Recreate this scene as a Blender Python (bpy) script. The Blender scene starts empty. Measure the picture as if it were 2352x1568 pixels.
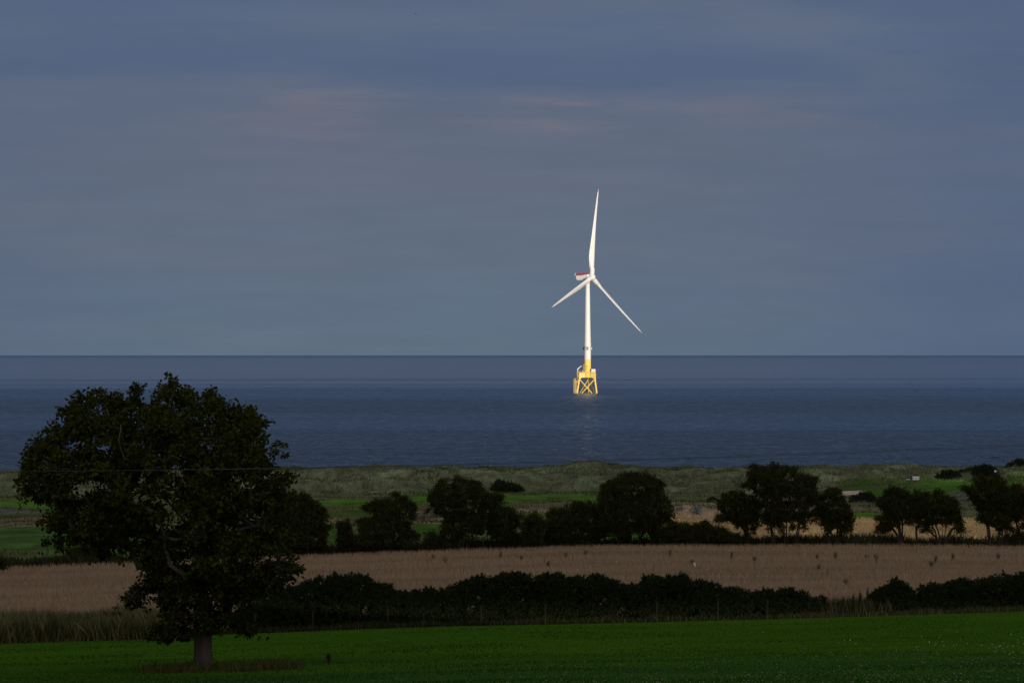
import bpy, math, random
import numpy as np
from mathutils import Vector

S = bpy.context.scene
C = S.collection
R = math.radians
rng = np.random.default_rng(11)
random.seed(5)

# ------------------------------------------------------------------ camera
CAMZ = 35.5                      # metres above the sea
FPX, UC, VH = 8613.0, 1176.0, 815.0   # focal length, picture centre and horizon on a 2352 px wide frame
cd = bpy.data.cameras.new("camera")
cam = bpy.data.objects.new("camera", cd)
C.objects.link(cam)
cd.sensor_width = 36.0
cd.lens = FPX / 2352 * 36
cd.clip_start = 0.5
cd.clip_end = 900000
cam.location = (0, 0, CAMZ)
cam.rotation_euler = (R(90) + math.atan(31 / FPX), 0, 0)
S.camera = cam

# ------------------------------------------------------------------ light
SUN_EL, SUN_ROT = 2.6, 160.0     # low evening sun behind the camera, a little to its right
sd = Vector((math.sin(R(SUN_ROT)) * math.cos(R(SUN_EL)), math.cos(R(SUN_ROT)) * math.cos(R(SUN_EL)), math.sin(R(SUN_EL))))
sl = bpy.data.lights.new("sun", 'SUN')
sl.energy = 3.3
sl.angle = R(0.5)
sl.color = (1.0, 0.91, 0.77)
so = bpy.data.objects.new("sun", sl)
C.objects.link(so)
so.rotation_euler = sd.to_track_quat('Z', 'Y').to_euler()
S.view_settings.view_transform = 'Standard'
S.view_settings.look = 'None'
S.view_settings.exposure = 0.0
S.view_settings.gamma = 1.0


def lin(r, g, b):
    f = lambda c: (c / 255 / 12.92) if c / 255 <= 0.04045 else ((c / 255 + 0.055) / 1.055) ** 2.4
    return (f(r), f(g), f(b), 1.0)


def skyc(r, g, b):
    c = lin(r, g, b)
    return (c[0] * 1.02, c[1] * 1.085, c[2] * 1.09, 1.0)


class NT:
    def __init__(self, tree):
        self.t = tree
        tree.nodes.clear()

    def n(self, typ, **kw):
        nd = self.t.nodes.new(typ)
        for k, v in kw.items():
            setattr(nd, k, v)
        return nd

    def l(self, a, b):
        self.t.links.new(a, b)

    def val(self, sock, v):
        if hasattr(v, 'bl_rna') and hasattr(v, 'is_linked'):
            self.l(v, sock)
        else:
            sock.default_value = v

    def math(self, op, a, b=0.0, clamp=False):
        m = self.n('ShaderNodeMath', operation=op, use_clamp=clamp)
        self.val(m.inputs[0], a)
        self.val(m.inputs[1], b)
        return m.outputs[0]

    def rng(self, v, a, b, c=0.0, d=1.0, smooth=True):
        m = self.n('ShaderNodeMapRange')
        m.interpolation_type = 'SMOOTHSTEP' if smooth else 'LINEAR'
        self.val(m.inputs['Value'], v)
        for k, x in (('From Min', a), ('From Max', b), ('To Min', c), ('To Max', d)):
            m.inputs[k].default_value = x
        return m.outputs['Result']

    def mix(self, f, a, b, mode='MIX'):
        m = self.n('ShaderNodeMix', data_type='RGBA', blend_type=mode)
        self.val(m.inputs['Factor'], f)
        self.val(m.inputs['A'], a)
        self.val(m.inputs['B'], b)
        return m.outputs['Result']

    def ramp(self, f, stops):
        r = self.n('ShaderNodeValToRGB')
        self.val(r.inputs['Fac'], f)
        e = r.color_ramp.elements
        while len(e) > 1:
            e.remove(e[-1])
        e[0].position, e[0].color = stops[0]
        for p, c in stops[1:]:
            x = e.new(p)
            x.color = c
        return r.outputs['Color']

    def noise(self, vec, scale=1.0, detail=3.0, rough=0.5, color=False, dist=0.0):
        m = self.n('ShaderNodeTexNoise')
        m.inputs['Scale'].default_value = scale
        m.inputs['Detail'].default_value = detail
        m.inputs['Roughness'].default_value = rough
        m.inputs['Distortion'].default_value = dist
        if vec is not None:
            self.l(vec, m.inputs['Vector'])
        return m.outputs['Color' if color else 'Fac']

    def scaled(self, vec, s, off=(0, 0, 0)):
        m = self.n('ShaderNodeMapping')
        self.l(vec, m.inputs['Vector'])
        m.inputs['Scale'].default_value = s
        m.inputs['Location'].default_value = off
        return m.outputs['Vector']


# sky: Nishita daylight behind a broken evening cloud sheet
W = bpy.data.worlds.new("World")
S.world = W
W.use_nodes = True
w = NT(W.node_tree)
sky = w.n('ShaderNodeTexSky', sky_type='NISHITA')
sky.sun_disc = False
sky.sun_elevation = R(SUN_EL)
sky.sun_rotation = R(SUN_ROT)
bg1 = w.n('ShaderNodeBackground')
bg1.inputs['Strength'].default_value = 0.06
w.l(sky.outputs[0], bg1.inputs['Color'])
tc = w.n('ShaderNodeTexCoord')
gv = tc.outputs['Generated']
sx = w.n('ShaderNodeSeparateXYZ')
w.l(gv, sx.inputs[0])
X_, Y_, Z_ = sx.outputs
wob = w.math('MULTIPLY', w.math('SUBTRACT', w.noise(w.scaled(gv, (9, 9, 60)), 1.0, 3), 0.5), 0.016)
el = w.math('ADD', Z_, wob)
stops = [(0.0, skyc(99, 115, 133)), (0.13, skyc(97, 113, 134)), (0.36, skyc(96, 109, 131)), (0.48, skyc(98, 108, 130)),
         (0.60, skyc(96, 106, 129)), (0.67, skyc(90, 103, 130)), (0.735, skyc(78, 96, 130)), (0.80, skyc(82, 98, 131)), (0.88, skyc(90, 104, 134)), (0.94, skyc(86, 100, 131)), (1.0, skyc(86, 98, 126))]
low = w.ramp(w.rng(el, 0, 0.1, 0, 1, False), stops)
# pinkish streaks of higher cloud
st = w.noise(w.scaled(gv, (24, 24, 150), (3.1, 0, 0.4)), 1.0, 5, 0.6)
band = w.math('MULTIPLY', w.rng(Z_, 0.052, 0.060), w.rng(Z_, 0.073, 0.066))
lobes = None
for cx_, hx_, cz_, hz_, wt_ in ((-0.052, 0.026, 0.0640, 0.0070, .62), (0.015, 0.022, 0.0668, 0.0034, 1.0), (0.010, 0.030, 0.0605, 0.0026, .7), (0.068, 0.044, 0.0655, 0.0050, .5), (-0.018, 0.022, 0.0685, 0.0018, .5)):
    ex = w.math('POWER', w.math('DIVIDE', w.math('SUBTRACT', X_, cx_), hx_), 2.0)
    ez = w.math('POWER', w.math('DIVIDE', w.math('SUBTRACT', el, cz_), hz_), 2.0)
    g_ = w.math('MULTIPLY', w.math('POWER', 2.718, w.math('MULTIPLY', w.math('ADD', ex, ez), -1.0)), wt_)
    lobes = g_ if lobes is None else w.math('MAXIMUM', lobes, g_)
streak = w.math('MULTIPLY', w.rng(st, 0.38, 0.66, 0.08, 1.0), lobes)
low = w.mix(w.math('MULTIPLY', streak, 1.25, True), low, skyc(118, 113, 127))
st2 = w.noise(w.scaled(gv, (6, 6, 75), (7.3, 1, 0)), 1.0, 4, 0.55)
low = w.mix(w.math('MULTIPLY', w.rng(st2, 0.44, 0.66), w.rng(Z_, 0.02, 0.09, 0.04, 0.40)), low, skyc(74, 92, 127))
low = w.mix(w.rng(X_, 0.0, 0.16, 0, 0.55), low, skyc(72, 93, 130))
low = w.mix(w.rng(X_, -0.06, -0.16, 0, 0.40), low, skyc(76, 94, 128))
st3 = w.noise(w.scaled(gv, (22, 22, 190), (1.7, 4, 2)), 1.0, 5, 0.6)
low = w.mix(w.rng(st3, 0.30, 0.70, 0.0, 0.22), low, skyc(80, 92, 114))
st4 = w.noise(w.scaled(gv, (10, 10, 60), (5.7, 2, 1)), 1.0, 4, 0.6)
low = w.mix(w.rng(st4, 0.45, 0.72, 0.0, 0.30), low, skyc(108, 114, 130))
hi = w.mix(w.rng(Z_, 0.32, 0.95), skyc(72, 90, 128), skyc(166, 178, 198))
up = w.mix(w.rng(Z_, 0.09, 0.30), low, hi)
west = w.mix(w.rng(Y_, 0.1, -0.9), up, (0.62, 0.58, 0.56, 1))
bg2 = w.n('ShaderNodeBackground')
w.l(west, bg2.inputs['Color'])
bg2.inputs['Strength'].default_value = 1.0
mx = w.n('ShaderNodeMixShader')
mx.inputs[0].default_value = 0.88
w.l(bg1.outputs[0], mx.inputs[1])
w.l(bg2.outputs[0], mx.inputs[2])
wo = w.n('ShaderNodeOutputWorld')
w.l(mx.outputs[0], wo.inputs['Surface'])


# ------------------------------------------------------------------ helpers
def pt(u, v, Y):
    return np.array([(u - UC) / FPX * Y, Y, CAMZ - (v - VH) / FPX * Y])


def put(o, label=None, cat=None, group=None, kind=None):
    for k, v in (('label', label), ('category', cat), ('group', group), ('kind', kind)):
        if v:
            o[k] = v
    return o


def thing(name, loc, label, cat, group=None):
    o = bpy.data.objects.new(name, None)
    o.empty_display_size = 0.3
    C.objects.link(o)
    o.location = [float(x) for x in loc]
    return put(o, label, cat, group)


def mk(name, V, F, m, parent=None, base=(0, 0, 0), tint=None, col=None, smooth=False):
    """one mesh object; F is an int array (n x k), or a list of such arrays / of index tuples"""
    V = np.asarray(V, float) - np.asarray(base, float)
    Fs = F if isinstance(F, list) else [F]
    me = bpy.data.meshes.new(name)
    if Fs and not isinstance(Fs[0], np.ndarray):
        me.from_pydata(V.tolist(), [], Fs)
    else:
        Fs = [f for f in Fs if len(f)]
        loops = np.concatenate([f.ravel() for f in Fs]).astype(np.int32)
        tot = np.concatenate([np.full(len(f), f.shape[1], np.int32) for f in Fs])
        start = np.concatenate([[0], np.cumsum(tot)[:-1]]).astype(np.int32)
        me.vertices.add(len(V))
        me.vertices.foreach_set("co", V.astype(np.float32).ravel())
        me.loops.add(len(loops))
        me.loops.foreach_set("vertex_index", loops)
        me.polygons.add(len(tot))
        me.polygons.foreach_set("loop_start", start)
        me.polygons.foreach_set("loop_total", tot)
        me.update(calc_edges=True)
    if smooth:
        me.polygons.foreach_set("use_smooth", np.ones(len(me.polygons), bool))
    if tint is not None:
        a = me.attributes.new("tint", 'FLOAT', 'POINT')
        a.data.foreach_set("value", np.asarray(tint, np.float32))
    if col is not None:
        a = me.attributes.new("zone", 'FLOAT_COLOR', 'POINT')
        a.data.foreach_set("color", np.c_[col, np.ones(len(col))].astype(np.float32).ravel())
    me.validate()
    me.materials.append(m)
    o = bpy.data.objects.new(name, me)
    C.objects.link(o)
    if parent is not None:
        o.parent = parent
    else:
        o.location = [float(x) for x in base]
    return o


class MB:
    """collects solids into one mesh"""
    def __init__(self):
        self.V, self.F, self.n = [], [], 0

    def add(self, V, F):
        V = np.asarray(V, float)
        self.V.append(V)
        self.F += [tuple(int(i) + self.n for i in f) for f in F]
        self.n += len(V)

    def box(self, c, s, ex=(1, 0, 0), ey=(0, 1, 0), ez=(0, 0, 1)):
        c, ex, ey, ez = (np.asarray(a, float) for a in (c, ex, ey, ez))
        V = [c + ex * s[0] * i / 2 + ey * s[1] * j / 2 + ez * s[2] * k / 2 for i in (-1, 1) for j in (-1, 1) for k in (-1, 1)]
        self.add(V, [(0, 1, 3, 2), (4, 6, 7, 5), (0, 4, 5, 1), (2, 3, 7, 6), (0, 2, 6, 4), (1, 5, 7, 3)])

    def tube(self, P, r, sides=10, cap=True):
        P = np.asarray(P, float)
        r = np.broadcast_to(np.asarray(r, float), (len(P),))
        T = np.gradient(P, axis=0)
        T /= np.linalg.norm(T, axis=1)[:, None] + 1e-9
        ref = np.array([0, 0, 1.0]) if abs(T[0][2]) < 0.9 else np.array([1.0, 0, 0])
        V = []
        for p, t, q in zip(P, T, r):
            a = np.cross(ref, t)
            a /= np.linalg.norm(a) + 1e-9
            b = np.cross(t, a)
            for k in range(sides):
                th = 2 * math.pi * k / sides
                V.append(p + q * (math.cos(th) * a + math.sin(th) * b))
        F = []
        for i in range(len(P) - 1):
            for k in range(sides):
                k2 = (k + 1) % sides
                F.append((i * sides + k, i * sides + k2, (i + 1) * sides + k2, (i + 1) * sides + k))
        if cap:
            F.append(tuple(range(sides))[::-1])
            F.append(tuple((len(P) - 1) * sides + k for k in range(sides)))
        self.add(V, F)

    def lathe(self, prof, c=(0, 0, 0), sides=32):
        self.tube([(c[0], c[1], c[2] + z) for z, _ in prof], [r for _, r in prof], sides)

    def prism(self, poly, z0, z1):
        n = len(poly)
        V = [(x, y, z0) for x, y in poly] + [(x, y, z1) for x, y in poly]
        F = [tuple(range(n))[::-1], tuple(range(n, 2 * n))] + [(i, (i + 1) % n, (i + 1) % n + n, i + n) for i in range(n)]
        self.add(V, F)

    def build(self, name, m, parent=None, base=(0, 0, 0), smooth=False):
        o = mk(name, np.concatenate(self.V), self.F, m, parent, base, smooth=False)
        if smooth:
            me = o.data
            me.polygons.foreach_set("use_smooth", np.ones(len(me.polygons), bool))
            me.set_sharp_from_angle(angle=R(40))
        return o


# numpy gradient noise
_P = np.random.default_rng(3).permutation(256)
_P = np.concatenate([_P, _P, _P])
_G = np.random.default_rng(4).normal(size=(256, 3))
_G /= np.linalg.norm(_G, axis=1)[:, None]


def pn(x, y, z=0.0):
    x, y, z = np.broadcast_arrays(np.asarray(x, float), np.asarray(y, float), np.asarray(z, float))
    xi, yi, zi = np.floor(x).astype(int), np.floor(y).astype(int), np.floor(z).astype(int)
    xf, yf, zf = x - xi, y - yi, z - zi
    f = lambda t: t * t * t * (t * (t * 6 - 15) + 10)
    u, v, ww = f(xf), f(yf), f(zf)
    out = 0
    for i in (0, 1):
        for j in (0, 1):
            for k in (0, 1):
                h = _P[_P[_P[(xi + i) & 255] + ((yi + j) & 255)] + ((zi + k) & 255)]
                g = _G[h]
                d = g[..., 0] * (xf - i) + g[..., 1] * (yf - j) + g[..., 2] * (zf - k)
                out = out + d * (u if i else 1 - u) * (v if j else 1 - v) * (ww if k else 1 - ww)
    return out


def fbm(x, y, z=0.0, o=4):
    s, a, t = 1.0, 1.0, 0
    for i in range(o):
        t = t + a * pn(x * s + 17.3 * i, y * s + 5.1 * i, np.asarray(z) * s)
        s *= 2.03
        a *= 0.5
    return t


def smooth(a, b, x):
    t = np.clip((x - a) / (b - a), 0, 1)
    return t * t * (3 - 2 * t)


# ------------------------------------------------------------------ materials
def principled(name, color, rough=0.6, spec=0.3, metal=0.0):
    m = bpy.data.materials.new(name)
    m.use_nodes = True
    t = NT(m.node_tree)
    p = t.n('ShaderNodeBsdfPrincipled')
    p.inputs['Roughness'].default_value = rough
    p.inputs['Specular IOR Level'].default_value = spec
    p.inputs['Metallic'].default_value = metal
    o = t.n('ShaderNodeOutputMaterial')
    t.l(p.outputs[0], o.inputs['Surface'])
    if color is not None:
        p.inputs['Base Color'].default_value = (*color, 1)
    return m, t, p


def painted(name, a, b, scale=0.4, rough=0.5, stretch=(1, 1, 1), spec=0.3):
    m, t, p = principled(name, None, rough, spec)
    tc = t.n('ShaderNodeTexCoord')
    v = t.scaled(tc.outputs['Object'], stretch)
    n = t.noise(v, scale, 5, 0.6)
    t.l(t.mix(t.rng(n, 0.35, 0.7), (*a, 1), (*b, 1)), p.inputs['Base Color'])
    return m


def leafy(name, a, b, rough=0.65, spec=0.18, trans=0.0):
    m, t, p = principled(name, None, rough, 0.0)
    at = t.n('ShaderNodeAttribute', attribute_name="tint")
    c = t.mix(at.outputs['Fac'], (*a, 1), (*b, 1))
    t.l(c, p.inputs['Base Color'])
    if trans:
        tr = t.n('ShaderNodeBsdfTranslucent')
        t.l(c, tr.inputs['Color'])
        mxs = t.n('ShaderNodeMixShader')
        mxs.inputs[0].default_value = trans
        t.l(p.outputs[0], mxs.inputs[1])
        t.l(tr.outputs[0], mxs.inputs[2])
        t.l(mxs.outputs[0], [n for n in t.t.nodes if n.type == 'OUTPUT_MATERIAL'][0].inputs['Surface'])
    return m


def zoned(name, scale, amt=0.35, rough=0.9):
    m, t, p = principled(name, None, rough, 0.0)
    at = t.n('ShaderNodeAttribute', attribute_name="zone")
    tc = t.n('ShaderNodeTexCoord')
    n1 = t.noise(t.scaled(tc.outputs['Object'], (1, 0.35, 1)), scale, 5, 0.65)
    n2 = t.noise(tc.outputs['Object'], scale * 7, 3, 0.6)
    k = t.math('ADD', t.rng(n1, 0.25, 0.75, 1 - amt, 1 + amt), t.rng(n2, 0.25, 0.75, -amt * 0.6, amt * 0.6))
    m2 = t.n('ShaderNodeVectorMath', operation='SCALE')
    t.l(at.outputs['Color'], m2.inputs[0])
    t.l(k, m2.inputs['Scale'])
    t.l(m2.outputs[0], p.inputs['Base Color'])
    bp = t.n('ShaderNodeBump')
    bp.inputs['Strength'].default_value = 0.6
    bp.inputs['Distance'].default_value = 0.4
    t.l(n2, bp.inputs['Height'])
    t.l(bp.outputs[0], p.inputs['Normal'])
    return m


# ------------------------------------------------------------------ terrain
KU = np.array([-520, 0, 300, 600, 940, 1176, 1360, 1500, 1760, 2050, 2200, 2352, 2900.])
ROWS = [  # distance, picture height of the ground along KU
    (140, [1606, 1590, 1585, 1580, 1572, 1568, 1566, 1564, 1560, 1556, 1553, 1550, 1540]),
    (203, [1490, 1475, 1466, 1455, 1443, 1437, 1433, 1430, 1424, 1415, 1411, 1406, 1395]),
    (335, [1326, 1312, 1300, 1286, 1274, 1267, 1262, 1260, 1259, 1260, 1261, 1263, 1268]),
    (362, [1312, 1290, 1280, 1268, 1254, 1247, 1243, 1241, 1238, 1236, 1236, 1237, 1240]),
    (500, [1235, 1222, 1215, 1206, 1200, 1196, 1195, 1197, 1202, 1203, 1203, 1203, 1200]),
    (650, [1190, 1177, 1172, 1168, 1166, 1164, 1162, 1162, 1164, 1158, 1152, 1148, 1140]),
    (780, [1160, 1152, 1150, 1147, 1146, 1144, 1143, 1143, 1138, 1126, 1119, 1114, 1100]),
    (860, [1150, 1139, 1139, 1138, 1137, 1136, 1134, 1132, 1122, 1109, 1103, 1098, 1085]),
    (905, [1120, 1108, 1106, 1102, 1098, 1098, 1094, 1098, 1092, 1085, 1088, 1086, 1075]),
    (940, [1104, 1094, 1088, 1082, 1077, 1080, 1074, 1079, 1079, 1074, 1078, 1081, 1076]),
]
RY = np.array([-40, 0, 60, 100] + [r[0] for r in ROWS] + [985, 1040, 1120.])


def base_height(X, Y):
    a = X / np.maximum(Y, 100.0)
    u = UC + FPX * a
    Z = []
    for z in (34.3, 33.8, 30.0, 26.6):
        Z.append(np.full(u.shape, z))
    for d, vs in ROWS:
        Z.append(CAMZ - (np.interp(u, KU, vs) - VH) / FPX * d)
    for z in (4.5, 1.0, -1.5):
        Z.append(np.full(u.shape, z))
    Z = np.array(Z)
    h = np.diff(RY)[:, None]
    dl = np.diff(Z, axis=0) / h
    m = np.zeros_like(Z)
    w1, w2 = 2 * h[1:] + h[:-1], h[1:] + 2 * h[:-1]
    same = dl[:-1] * dl[1:] > 0
    m[1:-1] = np.where(same, (w1 + w2) / (w1 / np.where(same, dl[:-1], 1) + w2 / np.where(same, dl[1:], 1)), 0)
    m[0], m[-1] = dl[0], dl[-1]
    i = np.clip(np.searchsorted(RY, Y) - 1, 0, len(RY) - 2)
    j = np.arange(len(X))
    H = RY[i + 1] - RY[i]
    t = np.clip((Y - RY[i]) / H, 0, 1)
    z0, z1, m0, m1 = Z[i, j], Z[i + 1, j], m[i, j], m[i + 1, j]
    return ((2 * t ** 3 - 3 * t ** 2 + 1) * z0 + (t ** 3 - 2 * t ** 2 + t) * H * m0 + (-2 * t ** 3 + 3 * t ** 2) * z1 + (t ** 3 - t ** 2) * H * m1)


def ground(X, Y):
    X, Y = np.atleast_1d(np.asarray(X, float)), np.atleast_1d(np.asarray(Y, float))
    z = base_height(X, Y)
    z = z + 0.10 * pn(X / 14, Y / 14, 3.3) * smooth(60, 120, Y)
    z = z + .9 * np.exp(-((X - 28) / 8) ** 2 - ((Y - 600) / 14) ** 2) - .5 * np.exp(-((X - 28) / 9) ** 2 - ((Y - 545) / 16) ** 2)
    links = smooth(362, 430, Y) * (1 - smooth(800, 860, Y))
    z = z + links * (0.95 * fbm(X / 26, Y / 30, 1.7, 3) + 0.15) * (1 - .8 * np.exp(-((X - 28) / 16) ** 2 - ((Y - 540) / 60) ** 2))
    dune = smooth(835, 900, Y) * (1 - smooth(990, 1050, Y))
    n = fbm(X / 26, Y / 20, 8.2, 4)
    ridge = 1 - np.abs(n) * 2.4
    for hx_, hy_, sx_, sy_, hh_ in ((20.3, 925, 8.5, 14, 1.5), (30, 905, 6, 10, .8), (94, 925, 7, 12, 1.1), (-35, 925, 11, 14, .7), (-54, 915, 5, 9, .5), (60, 920, 9, 10, .6), (110, 900, 6, 9, .7), (-10, 900, 5, 8, .6)):
        z = z + hh_ * np.exp(-((X - hx_) / sx_) ** 2 - ((Y - hy_) / sy_) ** 2)
    z = z + dune * (2.8 * (ridge - 0.5) * (1 - 0.65 * smooth(912, 936, Y)) + 0.8 * fbm(X / 7, Y / 6, 2.2, 3))
    return z


def gz(x, y):
    return float(ground([x], [y])[0])


def on(u, Y):
    x = (u - UC) / FPX * Y
    return np.array([x, Y, gz(x, Y)])


def sheet(name, Ys, nx, m, amax=0.24, colfn=None):
    Ys = np.asarray(Ys, float)
    a = np.linspace(-amax, amax, nx)
    Yg, Ag = np.meshgrid(Ys, a, indexing='ij')
    Xg = Ag * np.maximum(Yg, 100.0)
    X, Y = Xg.ravel(), Yg.ravel()
    Z = ground(X, Y)
    n, k = len(Ys), nx
    i = np.arange((n - 1))[:, None] * k + np.arange(k - 1)[None, :]
    i = i.ravel()
    F = np.stack([i, i + 1, i + k + 1, i + k], 1)
    V = np.stack([X, Y, Z], 1)
    o = mk(name, V, F, m, smooth=True, col=None if colfn is None else colfn(X, Y, Z))
    return put(o, kind='structure')


# meadow
MEADOW, t, p = principled("meadow_grass", None, 0.9, 0.0)
tc = t.n('ShaderNodeTexCoord')
v1 = t.noise(t.scaled(tc.outputs['Object'], (0.12, 0.5, 0.1)), 1.0, 5, 0.6)
v2 = t.noise(t.scaled(tc.outputs['Object'], (1, 0.5, 1)), 5.0, 4, 0.7)
c = t.mix(t.rng(v1, 0.3, 0.7), (0.034, 0.084, 0.005, 1), (0.050, 0.108, 0.007, 1))
c = t.mix(t.rng(v2, 0.3, 0.75, 0, 0.35), c, (0.030, 0.066, 0.004, 1))
v3 = t.noise(t.scaled(tc.outputs['Object'], (0.035, 0.11, 0.1), (4, 0, 0)), 1.0, 4, 0.55)
c = t.mix(t.rng(v3, 0.42, 0.66, 0, 0.5), c, (0.054, 0.104, 0.006, 1))
sy = t.n('ShaderNodeSeparateXYZ')
t.l(tc.outputs['Object'], sy.inputs[0])
near_mix = t.rng(t.math('ADD', sy.outputs['Y'], t.math('MULTIPLY', t.math('SUBTRACT', v3, 0.5), 60)), 172, 146)  # greens turn darker and bluer towards the near end of the meadow
c = t.mix(t.math('MULTIPLY', near_mix, 0.7), c, (0.024, 0.062, 0.012, 1))
t.l(c, p.inputs['Base Color'])
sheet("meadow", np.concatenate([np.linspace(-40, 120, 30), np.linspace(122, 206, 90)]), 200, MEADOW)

# ripe cereal field
WHEATG, t, p = principled("field_floor", None, 0.9, 0.0)
tc = t.n('ShaderNodeTexCoord')
v1 = t.noise(t.scaled(tc.outputs['Object'], (0.05, 0.4, 0.1)), 1.0, 5, 0.6)
c = t.mix(t.rng(v1, 0.3, 0.7), (0.19, 0.125, 0.080, 1), (0.25, 0.165, 0.105, 1))
t.l(c, p.inputs['Base Color'])
sheet("field", np.linspace(206, 341, 90), 180, WHEATG)

# links and dunes, coloured by what grows there; dune tone also imitates shaded hollows
FAIR, FAIRD, GREEN = (0.072, 0.135, 0.018), (0.048, 0.085, 0.014), (0.12, 0.19, 0.04)
OLIVE, MARRAM, STRAW, PINK, SAND, HEATH, BROWN = (0.085, 0.105, 0.034), (0.125, 0.130, 0.064), (0.50, 0.34, 0.15), (0.21, 0.145, 0.082), (0.46, 0.31, 0.22), (0.12, 0.11, 0.085), (0.13, 0.11, 0.05)
ZONES = [  # u0, u1, v0, v1, colour: patches, first drawn lowest
    (-500, 330, 1150, 1300, (0.055, 0.095, 0.022)), (-300, 140, 1190, 1216, (0.17, 0.115, 0.062)), (-300, 110, 1174, 1183, HEATH), (-300, 120, 1151, 1173, FAIR),
    (-300, 105, 1241, 1254, (0.062, 0.10, 0.022)), (-300, 125, 1256, 1266, FAIRD), (-300, 130, 1267, 1284, OLIVE),
    (300, 760, 1150, 1250, OLIVE), (735, 858, 1153, 1169, FAIR), (740, 870, 1169, 1177, PINK), (745, 870, 1177, 1190, FAIRD), (740, 800, 1191, 1208, BROWN),
    (745, 790, 1208, 1246, FAIRD), (930, 1390, 1134, 1160, FAIR), (1190, 1300, 1151, 1170, BROWN), (930, 985, 1172, 1190, HEATH), (930, 1040, 1190, 1213, PINK),
    (945, 1020, 1213, 1232, FAIRD), (1175, 1270, 1170, 1182, PINK), (1180, 1280, 1182, 1190, FAIRD), (1150, 1290, 1189, 1202, PINK), (1060, 1190, 1213, 1250, OLIVE),
    (1380, 1530, 1226, 1252, FAIR), (1480, 1540, 1196, 1212, PINK),
    (1520, 1960, 1150, 1180, (0.20, 0.16, 0.08)), (1525, 1680, 1184, 1193, FAIR), (1535, 1665, 1173, 1187, SAND), (1545, 1570, 1171, 1177, HEATH), (1585, 1612, 1172, 1181, HEATH), (1615, 1650, 1171, 1177, HEATH),
    (1480, 1720, 1191, 1216, STRAW), (1560, 1900, 1200, 1245, (0.30, 0.19, 0.09)), (1840, 2900, 1195, 1245, STRAW), (1950, 2250, 1160, 1184, (0.12, 0.105, 0.05)),
    (1930, 2240, 1183, 1194, FAIR), (2230, 2700, 1176, 1192, (0.06, 0.11, 0.03)), (1930, 2900, 1105, 1148, FAIRD), (2060, 2600, 1100, 1118, FAIR), (2155, 2260, 1098, 1103, GREEN), (2300, 2450, 1092, 1100, GREEN),
    (1932, 1980, 1127, 1136, SAND), (2200, 2290, 1132, 1164, HEATH), (2330, 2420, 1108, 1128, BROWN), (1985, 2110, 1112, 1124, OLIVE),
]


def links_colour(X, Y, Z):
    u = UC + FPX * X / Y
    v = VH + FPX * (CAMZ - Z) / Y
    v = VH + FPX * (CAMZ - base_height(X, Y)) / Y
    wu = u + 40 * pn(X / 12, Y / 16, 4.4) + 22 * pn(X / 4, Y / 7, 6.4)
    wv = v + 6.5 * pn(X / 13, Y / 60, 9.1) + 2.6 * pn(X / 4, Y / 14, 2.9)
    n = fbm(X / 18, Y / 30, 5.5, 4)
    col = np.array(OLIVE)[None] * (1 + 0.5 * n[:, None])
    f = smooth(-0.1, 0.35, fbm(X / 22, Y / 60, 3.9, 3))[:, None]
    col = col * (1 - f * 0.6) + np.array((0.17, 0.125, 0.06)) * f * 0.6
    mm = smooth(1152, 1128, wv)[:, None]
    tone = (1 + 0.85 * fbm(X / 12, Y / 10, 7.7, 4) + 0.4 * pn(X / 40, Y / 25, 1.2))[:, None]  # random tone, also painting pale ridges and shaded hollows into the marram
    col = col * (1 - mm) + np.array(MARRAM) * tone * mm
    for u0, u1, v0, v1, c in ZONES:
        su, sv = (9, 1.0) if c is SAND else (min(26, (u1 - u0) / 4), min(2.6, (v1 - v0) / 4))
        fz = .3 if u1 - u0 < 140 and 1500 < u0 < 2000 else 1.0
        wu_, wv_ = u + fz * (wu - u), v + fz * (wv - v)
        k = smooth(u0 - su, u0 + su, wu_) * smooth(u1 + su, u1 - su, wu_) * smooth(v0 - sv, v0 + sv, wv_) * smooth(v1 + sv, v1 - sv, wv_)
        k = k[:, None]
        col = col * (1 - k) + np.array(c) * (1 + 0.45 * n[:, None] + 0.25 * f) * k
    return np.clip(col, 0.005, 0.8)


LINKS = zoned("links_turf", 0.25)
DUNES = zoned("dune_sand_and_grass", 0.35, 0.45)
sheet("golf_course", np.concatenate([np.linspace(341, 500, 90), np.linspace(502, 856, 130)]), 420, LINKS, 0.24, links_colour)
sheet("dunes", np.linspace(856, 1120, 150), 480, DUNES, 0.30, links_colour)

# unseen ridge added behind the viewpoint to keep the last sun off the land
hx = np.linspace(-1100, 1700, 90)
hy = np.linspace(-900, -40, 60)
HX, HY = np.meshgrid(hx, hy)
HX, HY = HX.ravel(), HY.ravel()
prof = 34.3 + 62 * smooth(-60, -430, HY) * (1 - 0.25 * smooth(-430, -900, HY))
ed = smooth(-1100, -700, HX) * smooth(1700, 1300, HX)
HZ = 34.3 + (prof - 34.3) * (0.25 + 0.75 * ed) + 2.5 * fbm(HX / 120, HY / 120, 0.4, 4) * smooth(-60, -200, HY)
i = (np.arange(59)[:, None] * 90 + np.arange(89)[None]).ravel()
put(mk("added_shade_hill", np.stack([HX, HY, HZ], 1), np.stack([i, i + 1, i + 91, i + 90], 1), MEADOW, smooth=True), kind='structure')

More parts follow.
